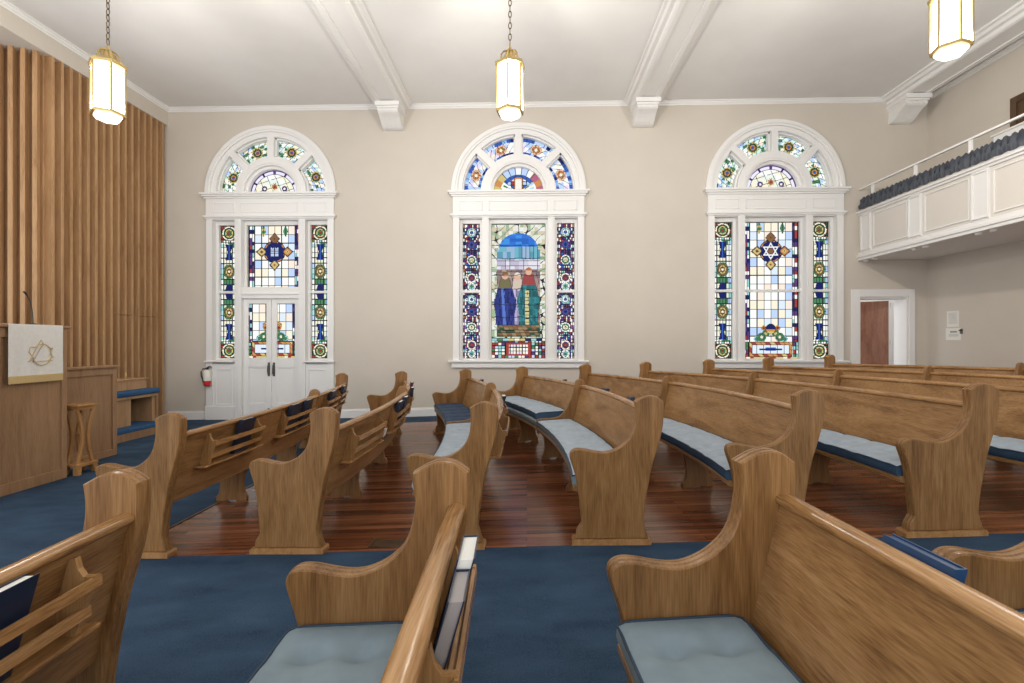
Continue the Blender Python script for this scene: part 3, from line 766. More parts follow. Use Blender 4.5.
def seg_j(q, s, am):        # q across -1..1, s along -1..1
    m = medallion(q * .6, s * 1.0, .38, [BLU, ORG, DGR, YEL])
    if m: return m
    if abs(sin(q * 6 + s * 2)) < .14 or abs(sin(s * 9 + q * 3)) < .16 or abs(q) > .94: return LEAD
    return pick([WHT, (.62, .84, .72), WHT, GRN, CRM, PBL, (.75, .90, .85)], q * 3 + 9, s * 4 + 9, am)
def seg_f(q, s, am):
    m = medallion(q * .6, s * .9, .34, [CRM, ORG, (.85, .50, .35)])
    if m: return m
    if abs(q) > .6: return pick([BLU, NVY, BLU, PBL, (.3, .5, .8)], s * 4 + 9, q > 0, am) if abs(sin(s * 9)) > .15 else LEAD
    return LEAD if abs(sin(s * 8 + q * 4)) < .15 else pick([WHT, PBL, (.8, .7, .9), CRM, WHT], q * 2 + 9, s * 4 + 9, am)
def glass_obj(name, quads, cols, parent, org):
    me = bpy.data.meshes.new(name)
    vs = []; fs = []
    for q in quads:
        k = len(vs); vs += [(p[0] - org[0], p[1] - org[1], p[2] - org[2]) for p in q]; fs.append((k, k + 1, k + 2, k + 3))
    me.from_pydata(vs, [], fs); me.materials.append(glassm)
    at = me.attributes.new('tint', 'FLOAT_COLOR', 'CORNER')
    fl_ = []
    for c in cols: fl_ += [c[0] * GT_, c[1] * GT_, c[2] * GT_, 1.0] * 4
    at.data.foreach_set('color', fl_)
    o = bpy.data.objects.new(name, me); COL.objects.link(o); o.parent = parent
    return o
CS = .0108
GT_ = .64      # stained glass passes about half the light
def rect_glass(name, x0, x1, z0, z1, y, fn, parent, org):
    w, h = x1 - x0, z1 - z0; nx, nz = max(2, round(w / CS)), max(2, round(h / CS)); q, c = [], []
    for i in range(nx):
        for j in range(nz):
            xa, xb, za, zb = x0 + w * i / nx, x0 + w * (i + 1) / nx, z0 + h * j / nz, z0 + h * (j + 1) / nz
            q.append([(xa, y, za), (xb, y, za), (xb, y, zb), (xa, y, zb)]); c.append(fn((xa + xb) / 2 - x0, z1 - (za + zb) / 2, w, h))
    return glass_obj(name, q, c, parent, org)
def sect_glass(name, cx, cz, r0, r1, a0, a1, y, fn, parent, org):
    nr_ = max(2, round((r1 - r0) / CS)); na = max(2, round((a1 - a0) * (r0 * .3 + r1 * .7) / CS)); q, c = [], []
    for i in range(nr_):
        for j in range(na):
            ra, rb, aa, ab = r0 + (r1 - r0) * i / nr_, r0 + (r1 - r0) * (i + 1) / nr_, a0 + (a1 - a0) * j / na, a0 + (a1 - a0) * (j + 1) / na
            q.append([(cx + r * cos(a), y, cz + r * sin(a)) for r, a in ((ra, aa), (rb, aa), (rb, ab), (ra, ab))])
            c.append(fn((ra + rb) / 2, (aa + ab) / 2))
    return glass_obj(name, q, c, parent, org)

GY = WY + .15
def window(idx, c, kind, label):
    org = (c, WY, .97 if kind != 'door' else fl(c))
    root = thing('window_%d' % idx, org, label, 'window', kind='structure')
    zb = .97 if kind != 'door' else fl(c) - .02
    f0 = WY - .045
    GB, GT, TR = 1.03, 3.65, 2.33
    mb = MB()       # arch
    mb.sector(c, SPR, 1.175, 1.29, 0, pi, f0, WY + .02, 48); mb.sector(c, SPR, 1.215, 1.27, 0, pi, f0 - .018, f0, 48)
    mb.sector(c, SPR, 1.085, 1.18, 0, pi, WY - .01, GY + .02, 48); mb.sector(c, SPR, 1.06, 1.09, 0, pi, WY + .06, GY + .02, 48)
    mb.sector(c, SPR, .535, .70, 0, pi, WY - .01, GY + .02, 40); mb.sector(c, SPR, .485, .54, 0, pi, WY + .06, GY + .02, 40)
    mb.sector(c, SPR, .565, .60, 0, pi, WY - .022, WY - .01, 40); mb.sector(c, SPR, .70, .73, 0, pi, WY + .06, GY + .02, 40)
    for a in (45, 90, 135):
        a = radians(a); h = .063
        q = [(r * cos(a) - s * sin(a), r * sin(a) + s * cos(a)) for r, s in ((.66, -h), (1.12, -h), (1.12, h), (.66, h))]
        mb.prism(q, lambda p, t: (c + p[0], t, SPR + p[1]), WY - .012, GY + .02)
        q = [(r * cos(a) - s * sin(a), r * sin(a) + s * cos(a)) for r, s in ((.66, -h - .028), (1.12, -h - .028), (1.12, h + .028), (.66, h + .028))]
        mb.prism(q, lambda p, t: (c + p[0], t, SPR + p[1]), WY + .06, GY + .02)
    mb.build('arch_frame', white, root, org, smooth=30)
    mb = MB()       # entablature
    mb.box(c - 1.26, c + 1.26, WY - .05, GY + .02, SPR - .47, SPR - .0)
    mb.box(c - 1.345, c + 1.345, WY - .13, WY, SPR - .055, SPR - .015); mb.box(c - 1.32, c + 1.32, WY - .105, WY, SPR - .09, SPR - .055); mb.box(c - 1.29, c + 1.29, WY - .075, WY, SPR - .125, SPR - .09)
    mb.box(c - 1.30, c + 1.30, WY - .085, WY, SPR - .49, SPR - .45); mb.box(c - 1.28, c + 1.28, WY - .065, WY, SPR - .515, SPR - .49)
    for a, b in ((-1.12, -.68), (-.56, .56), (.68, 1.12)):
        for x0, x1, z0, z1 in ((a, b, -.225, -.205), (a, b, -.40, -.38), (a, a + .02, -.40, -.205), (b - .02, b, -.40, -.205)):
            mb.box(c + x0, c + x1, WY - .060, WY - .05, SPR + z0, SPR + z1)
    mb.build('entablature', white, root, org, bevel=.006)
    ztop = SPR - .49
    mb = MB()       # casing and mullions
    for x0, x1 in ((-1.255, -1.135), (1.135, 1.255)):
        mb.box(c + x0, c + x1, WY - .045, GY + .02, zb, ztop); mb.box(c + x0 - .012, c + x1 + .012, WY - .055, WY - .01, zb, zb + .001)
    for x0, x1 in ((-.695, -.565), (.565, .695)):
        mb.box(c + x0, c + x1, WY - .04, GY + .02, zb, ztop); mb.box(c + x0 + .035, c + x1 - .035, WY - .052, WY - .04, zb, ztop)
    mb.box(c - 1.2, c + 1.2, WY - .03, GY + .02, ztop - .045, ztop + .02)
    # sash frames
    cols = [(-1.135, -.695, -1.085, -.745), (-.565, .565, -.525, .525), (.695, 1.135, .745, 1.085)]
    gb = []
    for i, (a, b, ga, gb_) in enumerate(cols):
        lo = 1.03
        if kind == 'door' and i == 1: lo = 2.42
        for x0, x1 in ((a, ga), (gb_, b)): mb.box(c + x0, c + x1, WY + .085, GY + .03, lo, GT)
        mb.box(c + a, c + b, WY + .085, GY + .03, GT, ztop - .04); mb.box(c + a, c + b, WY + .085, GY + .03, lo - .06, lo)
        if not (kind == 'figures' and i == 1) and not (kind == 'door' and i == 1): mb.box(c + a, c + b, WY + .075, GY + .03, TR - .022, TR + .022)
    mb.build('casing', white, root, org, bevel=.004)
    if kind != 'door':
        mb = MB(); mb.box(c - 1.34, c + 1.34, WY - .11, WY + .12, .965, 1.0); mb.box(c - 1.28, c + 1.28, WY - .06, WY, .86, .965); mb.box(c - 1.30, c + 1.30, WY - .075, WY, .945, .965)
        mb.build('sill', white, root, org, bevel=.006)
    sf = side_f if kind == 'figures' else side_j
    rect_glass('stained_glass', c - 1.09, c - .74, GB, GT, GY, sf, root, org); rect_glass('stained_glass', c + .74, c + 1.09, GB, GT, GY, sf, root, org)
    if kind == 'figures': rect_glass('stained_glass', c - .53, c + .53, GB, GT, GY, scene_f, root, org)
    elif kind == 'door': rect_glass('stained_glass', c - .53, c + .53, 2.42, GT, GY, lambda x, y, w, h: centre_up(x, y, w, h, False), root, org)
    else:
        rect_glass('stained_glass', c - .53, c + .53, TR, GT, GY, lambda x, y, w, h: centre_up(x, y, w, h, True), root, org)
        rect_glass('stained_glass', c - .53, c + .53, GB, TR, GY, lambda x, y, w, h: centre_lo(x, y, w, h, True), root, org)
    lf = lun_f if kind == 'figures' else lun_j; sg = seg_f if kind == 'figures' else seg_j
    sect_glass('lunette_glass', c, SPR, 0.0, .495, 0.005, pi - .005, GY, lambda r, a: lf(r, a, .495), root, org)
    for k in range(4):
        a0, a1 = radians(45 * k), radians(45 * k + 45)
        sect_glass('fan_glass', c, SPR, .72, 1.07, a0, a1, GY, lambda r, a: sg((r - .895) / .17, (a - (a0 + a1) / 2) / .33, k + idx * 7), root, org)
    if kind == 'door':
        mb = MB()       # panels below the sidelights, transom, threshold
        for s in (-1, 1):
            x0, x1 = sorted((c + s * .695, c + s * 1.135))
            mb.box(x0, x1, WY - .02, GY + .02, zb, .97); 
            for a, b, z0, z1 in ((x0 + .05, x1 - .05, .80, .825), (x0 + .05, x1 - .05, .12, .145), (x0 + .05, x0 + .075, .145, .80), (x1 - .075, x1 - .05, .145, .80)): mb.box(a, b, WY - .034, WY - .02, z0, z1)
            mb.box(x0 - .02 if s < 0 else x0 + .0, x1 + .0 if s < 0 else x1 + .02, WY - .02, WY, .93, .97)
            a, b = sorted((c + s * .70, c + s * 1.275)); mb.box(a, b, WY - .09, WY - .0, .955, .985)
            a, b = sorted((c + s * .70, c + s * 1.27)); mb.box(a, b, WY - .06, WY, zb, .10)
        mb.box(c - .565, c + .565, WY - .03, GY + .02, 2.20, 2.42); mb.box(c - .58, c + .58, WY - .05, WY, 2.27, 2.31)
        mb.build('side_panel', white, root, org, bevel=.004)
    return root
window(1, WC[0], 'door', 'arched white window at left with stained glass tablets emblem above double doors')
window(2, WC[1], 'figures', 'arched white middle window with stained glass robed figures')
window(3, WC[2], 'star', 'arched white right window with a six pointed star in stained glass')
# double door under the first window
c = WC[0]; org = (c, WY, fl(c)); zb = fl(c) + .008
root = thing('door_1', org, 'pair of white half glazed doors with stained glass under the left arched window', 'door', kind='structure')
for s in (-1, 1):
    x0, x1 = sorted((c + s * .004, c + s * .562))
    mb = MB(); d0, d1 = WY + .03, WY + .075
    gx0, gx1 = x0 + .10, x1 - .10
    mb.box(x0, x0 + .10, d0, d1, zb, 2.195); mb.box(x1 - .10, x1, d0, d1, zb, 2.195); mb.box(gx0, gx1, d0, d1, 2.10, 2.195); mb.box(gx0, gx1, d0, d1, .86, 1.04)
    mb.box(gx0, gx1, d0, d1, zb, .14); mb.box(gx0, gx1, d0 + .018, d1, .14, .86)
    for a, b, z0, z1 in ((gx0, gx1, .84, .86), (gx0, gx1, .14, .16), (gx0, gx0 + .02, .16, .84), (gx1 - .02, gx1, .16, .84)): mb.box(a, b, d0 + .006, d0 + .018, z0, z1)
    lf = mb.build('door_leaf', white, root, org, bevel=.004)
    X0 = c - .53
    rect_glass('stained_glass', gx0, gx1, 1.04, 2.10, WY + .06, lambda x, y, w, h: centre_lo(x + gx0 - X0, y, 1.06, h, False), lf, org)
    hx = c + s * .05
    mb = MB(); mb.box(hx - .022, hx + .022, d0 - .006, d0, .68, .95); mb.tube([(hx, d0 - .005, .72), (hx, d0 - .045, .73), (hx, d0 - .055, .81), (hx, d0 - .045, .89), (hx, d0 - .005, .90)], .011, 8)
    mb.lathe([(.017, .93), (.017, .95)], hx, d0 - .012, 10); mb.build('handle', steel, lf, org, smooth=40)
    mb = MB(); mb.box(hx - .014, hx + .014, d0 - .018, d0, fl(c) + .06, fl(c) + .20); mb.box(hx - .006, hx + .006, d0 - .014, d0 - .004, fl(c) + .01, fl(c) + .06)
    mb.build('floor_bolt', steel, lf, org, bevel=.003)

# ------------------------------------------------------------------ right doorway
mb = MB(); cx0, cx1 = unx(850.5, WY), unx(914, WY); ct = unz(289.5, 6.7, WY)
mb.box(cx0, DX0, WY - .03, WY, fl(DX0) - .05, ct); mb.box(DX1, cx1, WY - .03, WY, fl(DX1) - .05, ct); mb.box(DX0, DX1, WY - .03, WY, DZ, ct)
mb.box(DX0, DX0 + .03, WY, WY + .33, fl(DX0) - .05, DZ); mb.box(DX1 - .03, DX1, WY, WY + .33, fl(DX1) - .05, DZ); mb.box(DX0 + .03, DX1 - .03, WY, WY + .33, DZ - .03, DZ)
o = mb.build('trim_5', white, org=(DX0, WY, fl(DX0)), bevel=.006); tag(o, 'white casing around the doorway below the balcony', 'door casing', kind='structure')
hx, hy = DX1 - .10, WY + .36; L = .92; an = radians(142); ux, uy = cos(an), sin(an); dz0, dz1 = fl(7) + .01, DZ - .045
root = thing('door_2', (hx, hy, dz0), 'reddish brown wooden door standing open in the doorway below the balcony', 'door', kind='structure')
mb = MB(); vx_, vy_ = -uy, ux
q = [(0, 0), (L, 0), (L, .045), (0, .045)]
mb.prism(q, lambda p, t: (hx + ux * p[0] + vx_ * p[1], hy + uy * p[0] + vy_ * p[1], t), dz0, dz1); lf = mb.build('door_leaf', doorw, root, (hx, hy, dz0), bevel=.002)
mb = MB(); kx, ky = hx + ux * (L - .07), hy + uy * (L - .07)
mb.tube([(kx, ky, dz0 + 1.0), (kx - vx_ * .06, ky - vy_ * .06, dz0 + 1.0), (kx - vx_ * .065 - ux * .11, ky - vy_ * .065 - uy * .11, dz0 + 1.0)], .011, 8); mb.build('handle', plain('nickel', (.6, .6, .6), .3, 1), lf, (hx, hy, dz0), smooth=50)
mb = MB()
for z in (.25, 1.0, 1.72): mb.tube([(hx + .02, hy - .02, dz0 + z), (hx + .02, hy - .02, dz0 + z + .10)], .009, 8)
mb.build('hinge', plain('nickel_hinge', (.6, .6, .6), .3, 1), lf, (hx, hy, dz0))
# hallway beyond
mb = MB(); mb.box(6.95, 8.9, 11.2, 11.3, -.2, 3.2); mb.box(DX1 + .95, DX1 + 1.0, WY + .33, 11.2, -.2, 3.2)
o = mb.build('wall_hall', white); tag(o, 'white hall wall seen through the open doorway', 'wall', kind='structure')
mb = MB(); mb.box(6.2, 8.9, WY + .3, 11.3, .1, .2)
o = mb.build('floor_hall', carpetm); tag(o, 'hall floor beyond the open doorway', 'floor', kind='structure')

# ------------------------------------------------------------------ balcony
BX = 6.25; Z0, Z1 = EYE + 1.515, EYE + 2.43
org = (BX, 8, Z0); bal = thing('balcony', org, 'white panelled balcony along the right wall', 'balcony', kind='structure')
YE = 4.0
mb = MB(); mb.box(BX, BX + .10, YE, WY, Z0 + .05, Z1 - .04); mb.build('inset_panel', plain('ivory_paint', (.70, .655, .60), .5), bal, org)
mb = MB()
for z0, z1, o_ in ((Z0, Z0 + .05, .03), (Z0 + .05, Z0 + .10, .05), (Z0 + .10, Z0 + .15, .02), (Z1 - .075, Z1 - .04, .03), (Z1 - .04, Z1, .06)): mb.box(BX - o_, BX + .10, YE, WY, z0, z1)
ys = [9.38 - i * 1.16 for i in range(5)]
for y in ys:
    mb.box(BX - .022, BX, y - .13, y + .13, Z0 + .15, Z1 - .075)
    for a, b in ((y - .13, y - .105), (y + .105, y + .13)): mb.box(BX - .04, BX - .022, a, b, Z0 + .17, Z1 - .09)
    for z in (Z0 + .17, Z1 - .115): mb.box(BX - .04, BX - .022, y - .105, y + .105, z, z + .025)
for a, b in zip(ys[:-1], ys[1:]):
    y0, y1 = b + .18, a - .18
    for q in ((y0, y1, Z0 + .20, Z0 + .22), (y0, y1, Z1 - .14, Z1 - .12), (y0, y0 + .02, Z0 + .22, Z1 - .14), (y1 - .02, y1, Z0 + .22, Z1 - .14)): mb.box(BX - .016, BX, *q)
mb.build('fascia', white, bal, org, bevel=.004)
mb = MB(); mb.box(BX + .02, XR, YE, WY, Z0 + .02, Z0 + .14); mb.build('slab', white, bal, org)
mb0 = None
for y in ys:
    for d in (-.11, .11):
        mb = MB(); mb.lathe([(.045, Z0 + .0), (.045, Z0 - .015), (.035, Z0 - .03), (.012, Z0 - .036)], BX + .06, y + d, 12); mb.build('drop', white, bal, org, smooth=50)
rl = thing('railing', (BX + .02, 8, Z1), 'thin white metal rail above the balcony drape', 'railing')
mb = MB(); mb.box(BX - .01, BX + .03, YE, WY, EYE + 2.84, EYE + 2.87); mb.build('handrail', white, rl, (BX + .02, 8, Z1), bevel=.004)
for y in [9.25 - i * 1.0 for i in range(6)]:
    mb = MB(); mb.box(BX - .0, BX + .03, y - .022, y + .022, Z1, EYE + 2.84); mb.build('post', white, rl, (BX + .02, 8, Z1))
mb = MB(); rings = []
n = 1300
for i in range(n + 1):
    y = 9.47 - (9.47 - YE) * i / n
    g = .5 + .5 * sin(y * 88 + 2.2 * sin(y * 7.3) + 1.5 * sin(y * 17.1)); h = .5 + .5 * sin(y * 41 + 1.7 * sin(y * 5.1) + 2)
    zt, zl = EYE + 2.655 + .016 * sin(y * 71 + 2 * sin(y * 9)), EYE + 2.445 - .012 * h
    rings.append([(BX - .045, y, zt), (BX - .06 - .012 * g, y, zt - .02), (BX - .055 - .05 * h, y, zt - .08), (BX - .05 - .06 * g, y, zl + .06), (BX - .065 - .03 * g, y, zl), (BX - .062, y, zl + .004), (BX - .035, y, zt - .02)])
mb.loft(rings); o = mb.build('balcony_drape', drape_m, org=(BX - .05, 8, EYE + 2.45), smooth=80); tag(o, 'gathered charcoal cloth drape along the balcony front', 'drape')
# dark framed doorway on the gallery wall
yy = 7.95; mb = MB(); zt = unz(99, XR, yy)
mb.box(XR - .04, XR, yy - .10, yy, Z0 + .14, zt); mb.box(XR - .04, XR, yy - 1.1, yy - 1.0, Z0 + .14, zt); mb.box(XR - .04, XR, yy - 1.0, yy - .10, zt - .1, zt)
mb.box(XR - .025, XR, yy - 1.0, yy - .10, Z0 + .14, zt - .1)
o = mb.build('door_3', darkw, org=(XR, yy - .5, Z0)); tag(o, 'dark wood gallery door on the right wall above the balcony', 'door', kind='structure')
# speaker-like white box behind the rail
mb = MB(); bx0 = unx(1000, 7.6)
mb.box(XR - .38, XR - .005, 7.15, 7.85, Z0 + .14, EYE + 3.12); mb.box(XR - .40, XR - .004, 7.12, 7.88, EYE + 3.12, EYE + 3.15)
o = mb.build('cabinet', white, org=(XR - .2, 7.5, Z0 + .14), bevel=.006); tag(o, 'pale grey cabinet against the gallery wall behind the rail', 'cabinet')

# ------------------------------------------------------------------ papers on the right wall
def notice(x0, x1, y0, y1, label, lines):
    Y0 = 7.5 * 0; 
    def uy_(px):    # Y on wall XR
        t = (px - 512) / F; return XR * (cos(YAW) + t * sin(YAW)) / (t * cos(YAW) - sin(YAW))
    ya, yb = uy_(x1), uy_(x0); zc = unz(y1, XR, (ya + yb) / 2), unz(y0, XR, (ya + yb) / 2)
    org = (XR, (ya + yb) / 2, zc[0]); rt = thing('notice', org, label, 'notice')
    mb = MB(); mb.box(XR - .004, XR, ya, yb, zc[0], zc[1]); mb.build('sheet', paper, rt, org)
    mb = MB()
    for a, b, f0, f1 in lines:
        W, Hh = yb - ya, zc[1] - zc[0]; mb.box(XR - .0055, XR - .004, yb - b * W, yb - a * W, zc[0] + f0 * Hh, zc[0] + f1 * Hh)
    mb.build('print', ink, rt, org)
L1 = [(.15, .85, .86 - i * .07, .875 - i * .07) for i in range(10)]
notice(947, 959, 311, 327, 'upper white printed notice on the right wall', L1)
notice(946, 961, 328, 340, 'lower white notice with bold heading on the right wall', [(.3, .75, .62, .74), (.2, .85, .42, .45), (.2, .85, .32, .35)])
yq = 8.86; zq = unz(331, XR, yq)
mb = MB(); mb.box(XR - .012, XR, yq - .03, yq + .02, zq - .05, zq + .04); mb.box(XR - .05, XR - .012, yq - .012, yq + .0, zq + .0, zq + .02)
o = mb.build('wall_hook', steel, org=(XR, yq, zq), bevel=.004); tag(o, 'small grey wall clip beside the lower notice', 'hook')

# ------------------------------------------------------------------ pendants
def pendant(label, x, y, zrim, R=.150, Hh=.50, rot=0.0):
    org = (x, y, zrim); rt = thing('pendant_lantern', org, label, 'pendant lamp')
    def hx_(r, z): return [(x + r * cos(rot + k * pi / 3), y + r * sin(rot + k * pi / 3), z) for k in range(6)]
    zt = zrim + Hh
    mb = MB(); mb.loft([hx_(R - .03, zrim), hx_(R + .008, zrim), hx_(R + .010, zrim + .028), hx_(R - .0, zrim + .032), hx_(R - .03, zrim + .032)]); mb.build('lower_rim', brass, rt, org)
    mb = MB(); mb.loft([hx_(R - .01, zt - .005), hx_(R + .018, zt), hx_(R + .022, zt + .03), hx_(R - .02, zt + .06), hx_(.07, zt + .075)]); mb.build('roof', brass, rt, org)
    mb = MB()
    for k in range(6):
        a = rot + k * pi / 3; px_, py_ = x + R * cos(a), y + R * sin(a); mb.tube([(px_, py_, zrim + .03), (px_, py_, zt)], .0105, 6)
        b = rot + (k + 1) * pi / 3; qx, qy = x + R * cos(b), y + R * sin(b); mb.tube([(px_, py_, zrim + .085), (qx, qy, zrim + .085)], .0045, 5)
        pts = [(px_ + (qx - px_) * t, py_ + (qy - py_) * t, zt - .055 + .05 * sin(pi * t)) for t in [i / 8 for i in range(9)]]; mb.tube(pts, .0035, 5)
    mb.build('cage', brass, rt, org, smooth=50)
    for k in range(6):
        a, b = rot + k * pi / 3, rot + (k + 1) * pi / 3; r = R - .008
        mb = MB(); q = [(x + r * cos(a), y + r * sin(a)), (x + r * cos(b), y + r * sin(b)), (x + (r - .006) * cos(b), y + (r - .006) * sin(b)), (x + (r - .006) * cos(a), y + (r - .006) * sin(a))]
        mb.prism(q, lambda p, t: (p[0], p[1], t), zrim + .02, zt); mb.build('glass_pane', lampm, rt, org)
    mb = MB(); mb.loft([hx_(R - .02, zrim + .015), hx_(R - .022, zrim - .012), hx_(R - .05, zrim - .045), hx_(R - .09, zrim - .06), hx_(.012, zrim - .064)]); mb.build('bottom_glass', lampm, rt, org, smooth=50)
    mb = MB()
    mb.lathe([(.062, zt + .07), (.060, zt + .10), (.055, zt + .14), (.035, zt + .17), (.018, zt + .19), (.012, zt + .225)], x, y, 14)
    for k in range(6):
        a = rot + k * pi / 3; mb.tube([(x + .105 * cos(a), y + .105 * sin(a), zt + .05), (x + .100 * cos(a), y + .100 * sin(a), zt + .12), (x + .075 * cos(a), y + .075 * sin(a), zt + .155), (x + .03 * cos(a), y + .03 * sin(a), zt + .175)], .009, 6)
    mb.build('crown', brass, rt, org, smooth=50)
    ld = bpy.data.lights.new('bulb', 'POINT'); ld.energy = 400; ld.color = (1, .95, .87); ld.shadow_soft_size = .045
    lo = bpy.data.objects.new('bulb', ld); COL.objects.link(lo); lo.parent = rt; lo.location = (0, 0, .13)
    mb = MB(); z = zt + .235; i = 0
    lk = .062
    while z < CEIL - .05:
        pts = []
        for k in range(12):
            t = 2 * pi * k / 12; a, b = .016 * cos(t), .5 * (lk + .014) * sin(t)
            pts.append((x + a, y, z + lk / 2 + b) if i % 2 else (x, y + a, z + lk / 2 + b))
        mb.tube(pts, .0055, 6, closed=True); z += lk; i += 1
    mb.build('chain', bronze, rt, org, smooth=60)
    mb = MB(); mb.lathe([(.012, CEIL - .06), (.03, CEIL - .055), (.06, CEIL - .03), (.075, CEIL - .0)], x, y, 16); mb.build('ceiling_rose', brass, rt, org, smooth=50)
def lampxy(px, Y): return unx(px, Y), Y
for px, Y, pyr, lab, rot in ((108, 5.05, 117, 'lit brass hexagonal lantern on a chain at the left by the slat screen', .35), (510, 5.45, 114, 'lit brass hexagonal lantern on a chain before the middle window', .36), (951, 4.75, 52, 'lit brass hexagonal lantern cut by the top right corner near the balcony', .30)):
    x = unx(px, Y); pendant(lab, x, Y, unz(pyr - 1, x, Y), rot=rot)

# ------------------------------------------------------------------ bimah furniture
LX, LY0, LY1 = -5.08, 4.05, 5.38
org = (LX - .3, 4.7, fl(LX)); z0, z1 = fl(LX), unz(326, LX, LY1)
rt = thing('lectern', org, 'large brown wooden lectern at the left edge draped with a white cloth', 'lectern')
mb = MB(); mb.box(LX - .62, LX - .02, LY0 + .02, LY1 - .02, z0, z1 - .03); mb.build('body', pul, rt, org)
mb = MB()
mb.box(LX - .02, LX, LY0, LY0 + .07, z0, z1 - .03); mb.box(LX - .02, LX, LY1 - .06, LY1, z0, z1 - .03); mb.box(LX - .02, LX, LY0 + .07, LY1 - .06, z0, z0 + .11); mb.box(LX - .02, LX, LY0 + .07, LY1 - .06, z1 - .13, z1 - .03)
mb.box(LX - .02, LX + .004, 4.60, 4.68, z0 + .11, z1 - .13)
mb.build('frame', pul, rt, org, bevel=.004)
mb = MB(); mb.box(LX - .65, LX + .03, LY0 - .03, LY1 + .03, z1 - .03, z1); mb.build('top', pul, rt, org, bevel=.006)
cy0, cy1, czb = 4.72, 5.29, unz(376, LX, 5.0)
rt = thing('lectern_cloth', (LX, 5.0, z1), 'white cloth with gold star emblem and gold fringe hung over the lectern', 'cloth')
mb = MB(); n = 30; rings = []
for i in range(n + 1):
    y = cy0 + (cy1 - cy0) * i / n; w = .005 * sin(i * .7)
    rings.append([(LX - .3, y, z1 + .003), (LX - .0, y, z1 + .004), (LX + .036, y, z1 + .002), (LX + .039, y, z1 - .02), (LX + .036 + w * .4, y, z1 - .2), (LX + .035 + w, y, czb),
                  (LX + .032 + w, y, czb), (LX + .032 + w * .4, y, z1 - .2), (LX + .034, y, z1 - .02), (LX + .032, y, z1 + .0003), (LX - .0, y, z1 + .001), (LX - .3, y, z1 + .001)])
mb.loft(rings); mb.build('panel', linen, rt, (LX, 5.0, z1), smooth=60)
mb = MB()
for i in range(60):
    y = cy0 + (cy1 - cy0) * (i + .5) / 60; mb.box(LX + .031, LX + .040, y - .0042, y + .0042, czb - .062 - .004 * sin(i * 2.1), czb + .01)
mb.box(LX + .030, LX + .041, cy0, cy1, czb - .004, czb + .012)
mb.build('fringe', goldt, rt, (LX, 5.0, z1))
mb = MB(); ec, ez = 5.04, czb + .22; X_ = LX + .043
def pt(y, z): return (X_, ec + y * 1.25, ez + z * 1.3)
mb.tube([pt(-.10, -.05), pt(.0, .115), pt(.02, .085), pt(-.07, -.055), pt(.10, -.05)], .0042, 6)
mb.tube([pt(.115 * cos(a) * .72 + .01, .085 * sin(a)) for a in [radians(110 - 20 * k) for k in range(15)]], .0042, 6)
mb.tube([pt(-.035, .06), pt(-.09, .06), pt(-.10, .02), pt(-.06, -.03), pt(-.11, -.055)], .0042, 6)
mb.tube([pt(.06, .055), pt(.10, .05), pt(.08, 0), pt(.11, -.02), pt(.06, -.05)], .0042, 6)
mb.build('emblem', goldt, rt, (LX, 5.0, z1), smooth=50)
mx, my = unx(30, 4.95) , 4.95
mx = LX - .18; my = (mx * (cos(YAW) + ((33 - 512) / F) * sin(YAW))) / (((33 - 512) / F) * cos(YAW) - sin(YAW))
rt = thing('microphone', (mx, my, z1 + .004), 'thin black gooseneck microphone standing on the lectern', 'microphone')
mb = MB(); mb.lathe([(.035, z1 + .004), (.035, z1 + .016), (.012, z1 + .022)], mx, my, 14); mb.build('base', black, rt, (mx, my, z1 + .004))
mb = MB(); pts = [(mx, my - .09 * (t ** 3) * 0 - .06 * t * t, z1 + .02 + .26 * t + .04 * sin(t * 2.4)) for t in [i / 10 for i in range(11)]]
mb.tube(pts, .005, 6); mb.build('gooseneck', black, rt, (mx, my, z1 + .004), smooth=60)
e = pts[-1]; mb = MB(); mb.tube([e, (e[0], e[1] - .02, e[2] + .03), (e[0], e[1] - .04, e[2] + .045)], [.006, .011, .009], 8); mb.build('capsule', black, rt, (mx, my, z1 + .004), smooth=60)

PX, PY0, PY1 = -5.47, 5.45, 6.52
z0, z1 = fl(PX), unz(365, PX, PY1); org = (PX, 6, z0)
rt = thing('partition', org, 'waist high brown wooden panel partition beside the lectern', 'partition')
mb = MB(); mb.box(PX - .07, PX - .02, PY0, PY1 - .01, z0, z1 - .03); mb.build('panel', pul, rt, org)
mb = MB(); mb.box(PX - .02, PX, PY0, PY0 + .06, z0, z1 - .03); mb.box(PX - .02, PX, PY1 - .07, PY1, z0, z1 - .03); mb.box(PX - .02, PX, PY0 + .06, PY1 - .07, z0, z0 + .09); mb.box(PX - .02, PX, PY0 + .06, PY1 - .07, z1 - .12, z1 - .03)
mb.box(PX - .09, PX - .02, PY1 - .03, PY1, z0, z1 - .03)
mb.build('frame', pul, rt, org, bevel=.004)
mb = MB(); mb.box(PX - .11, PX + .03, PY0, PY1 + .025, z1 - .03, z1); mb.build('cap', pul, rt, org, bevel=.006)

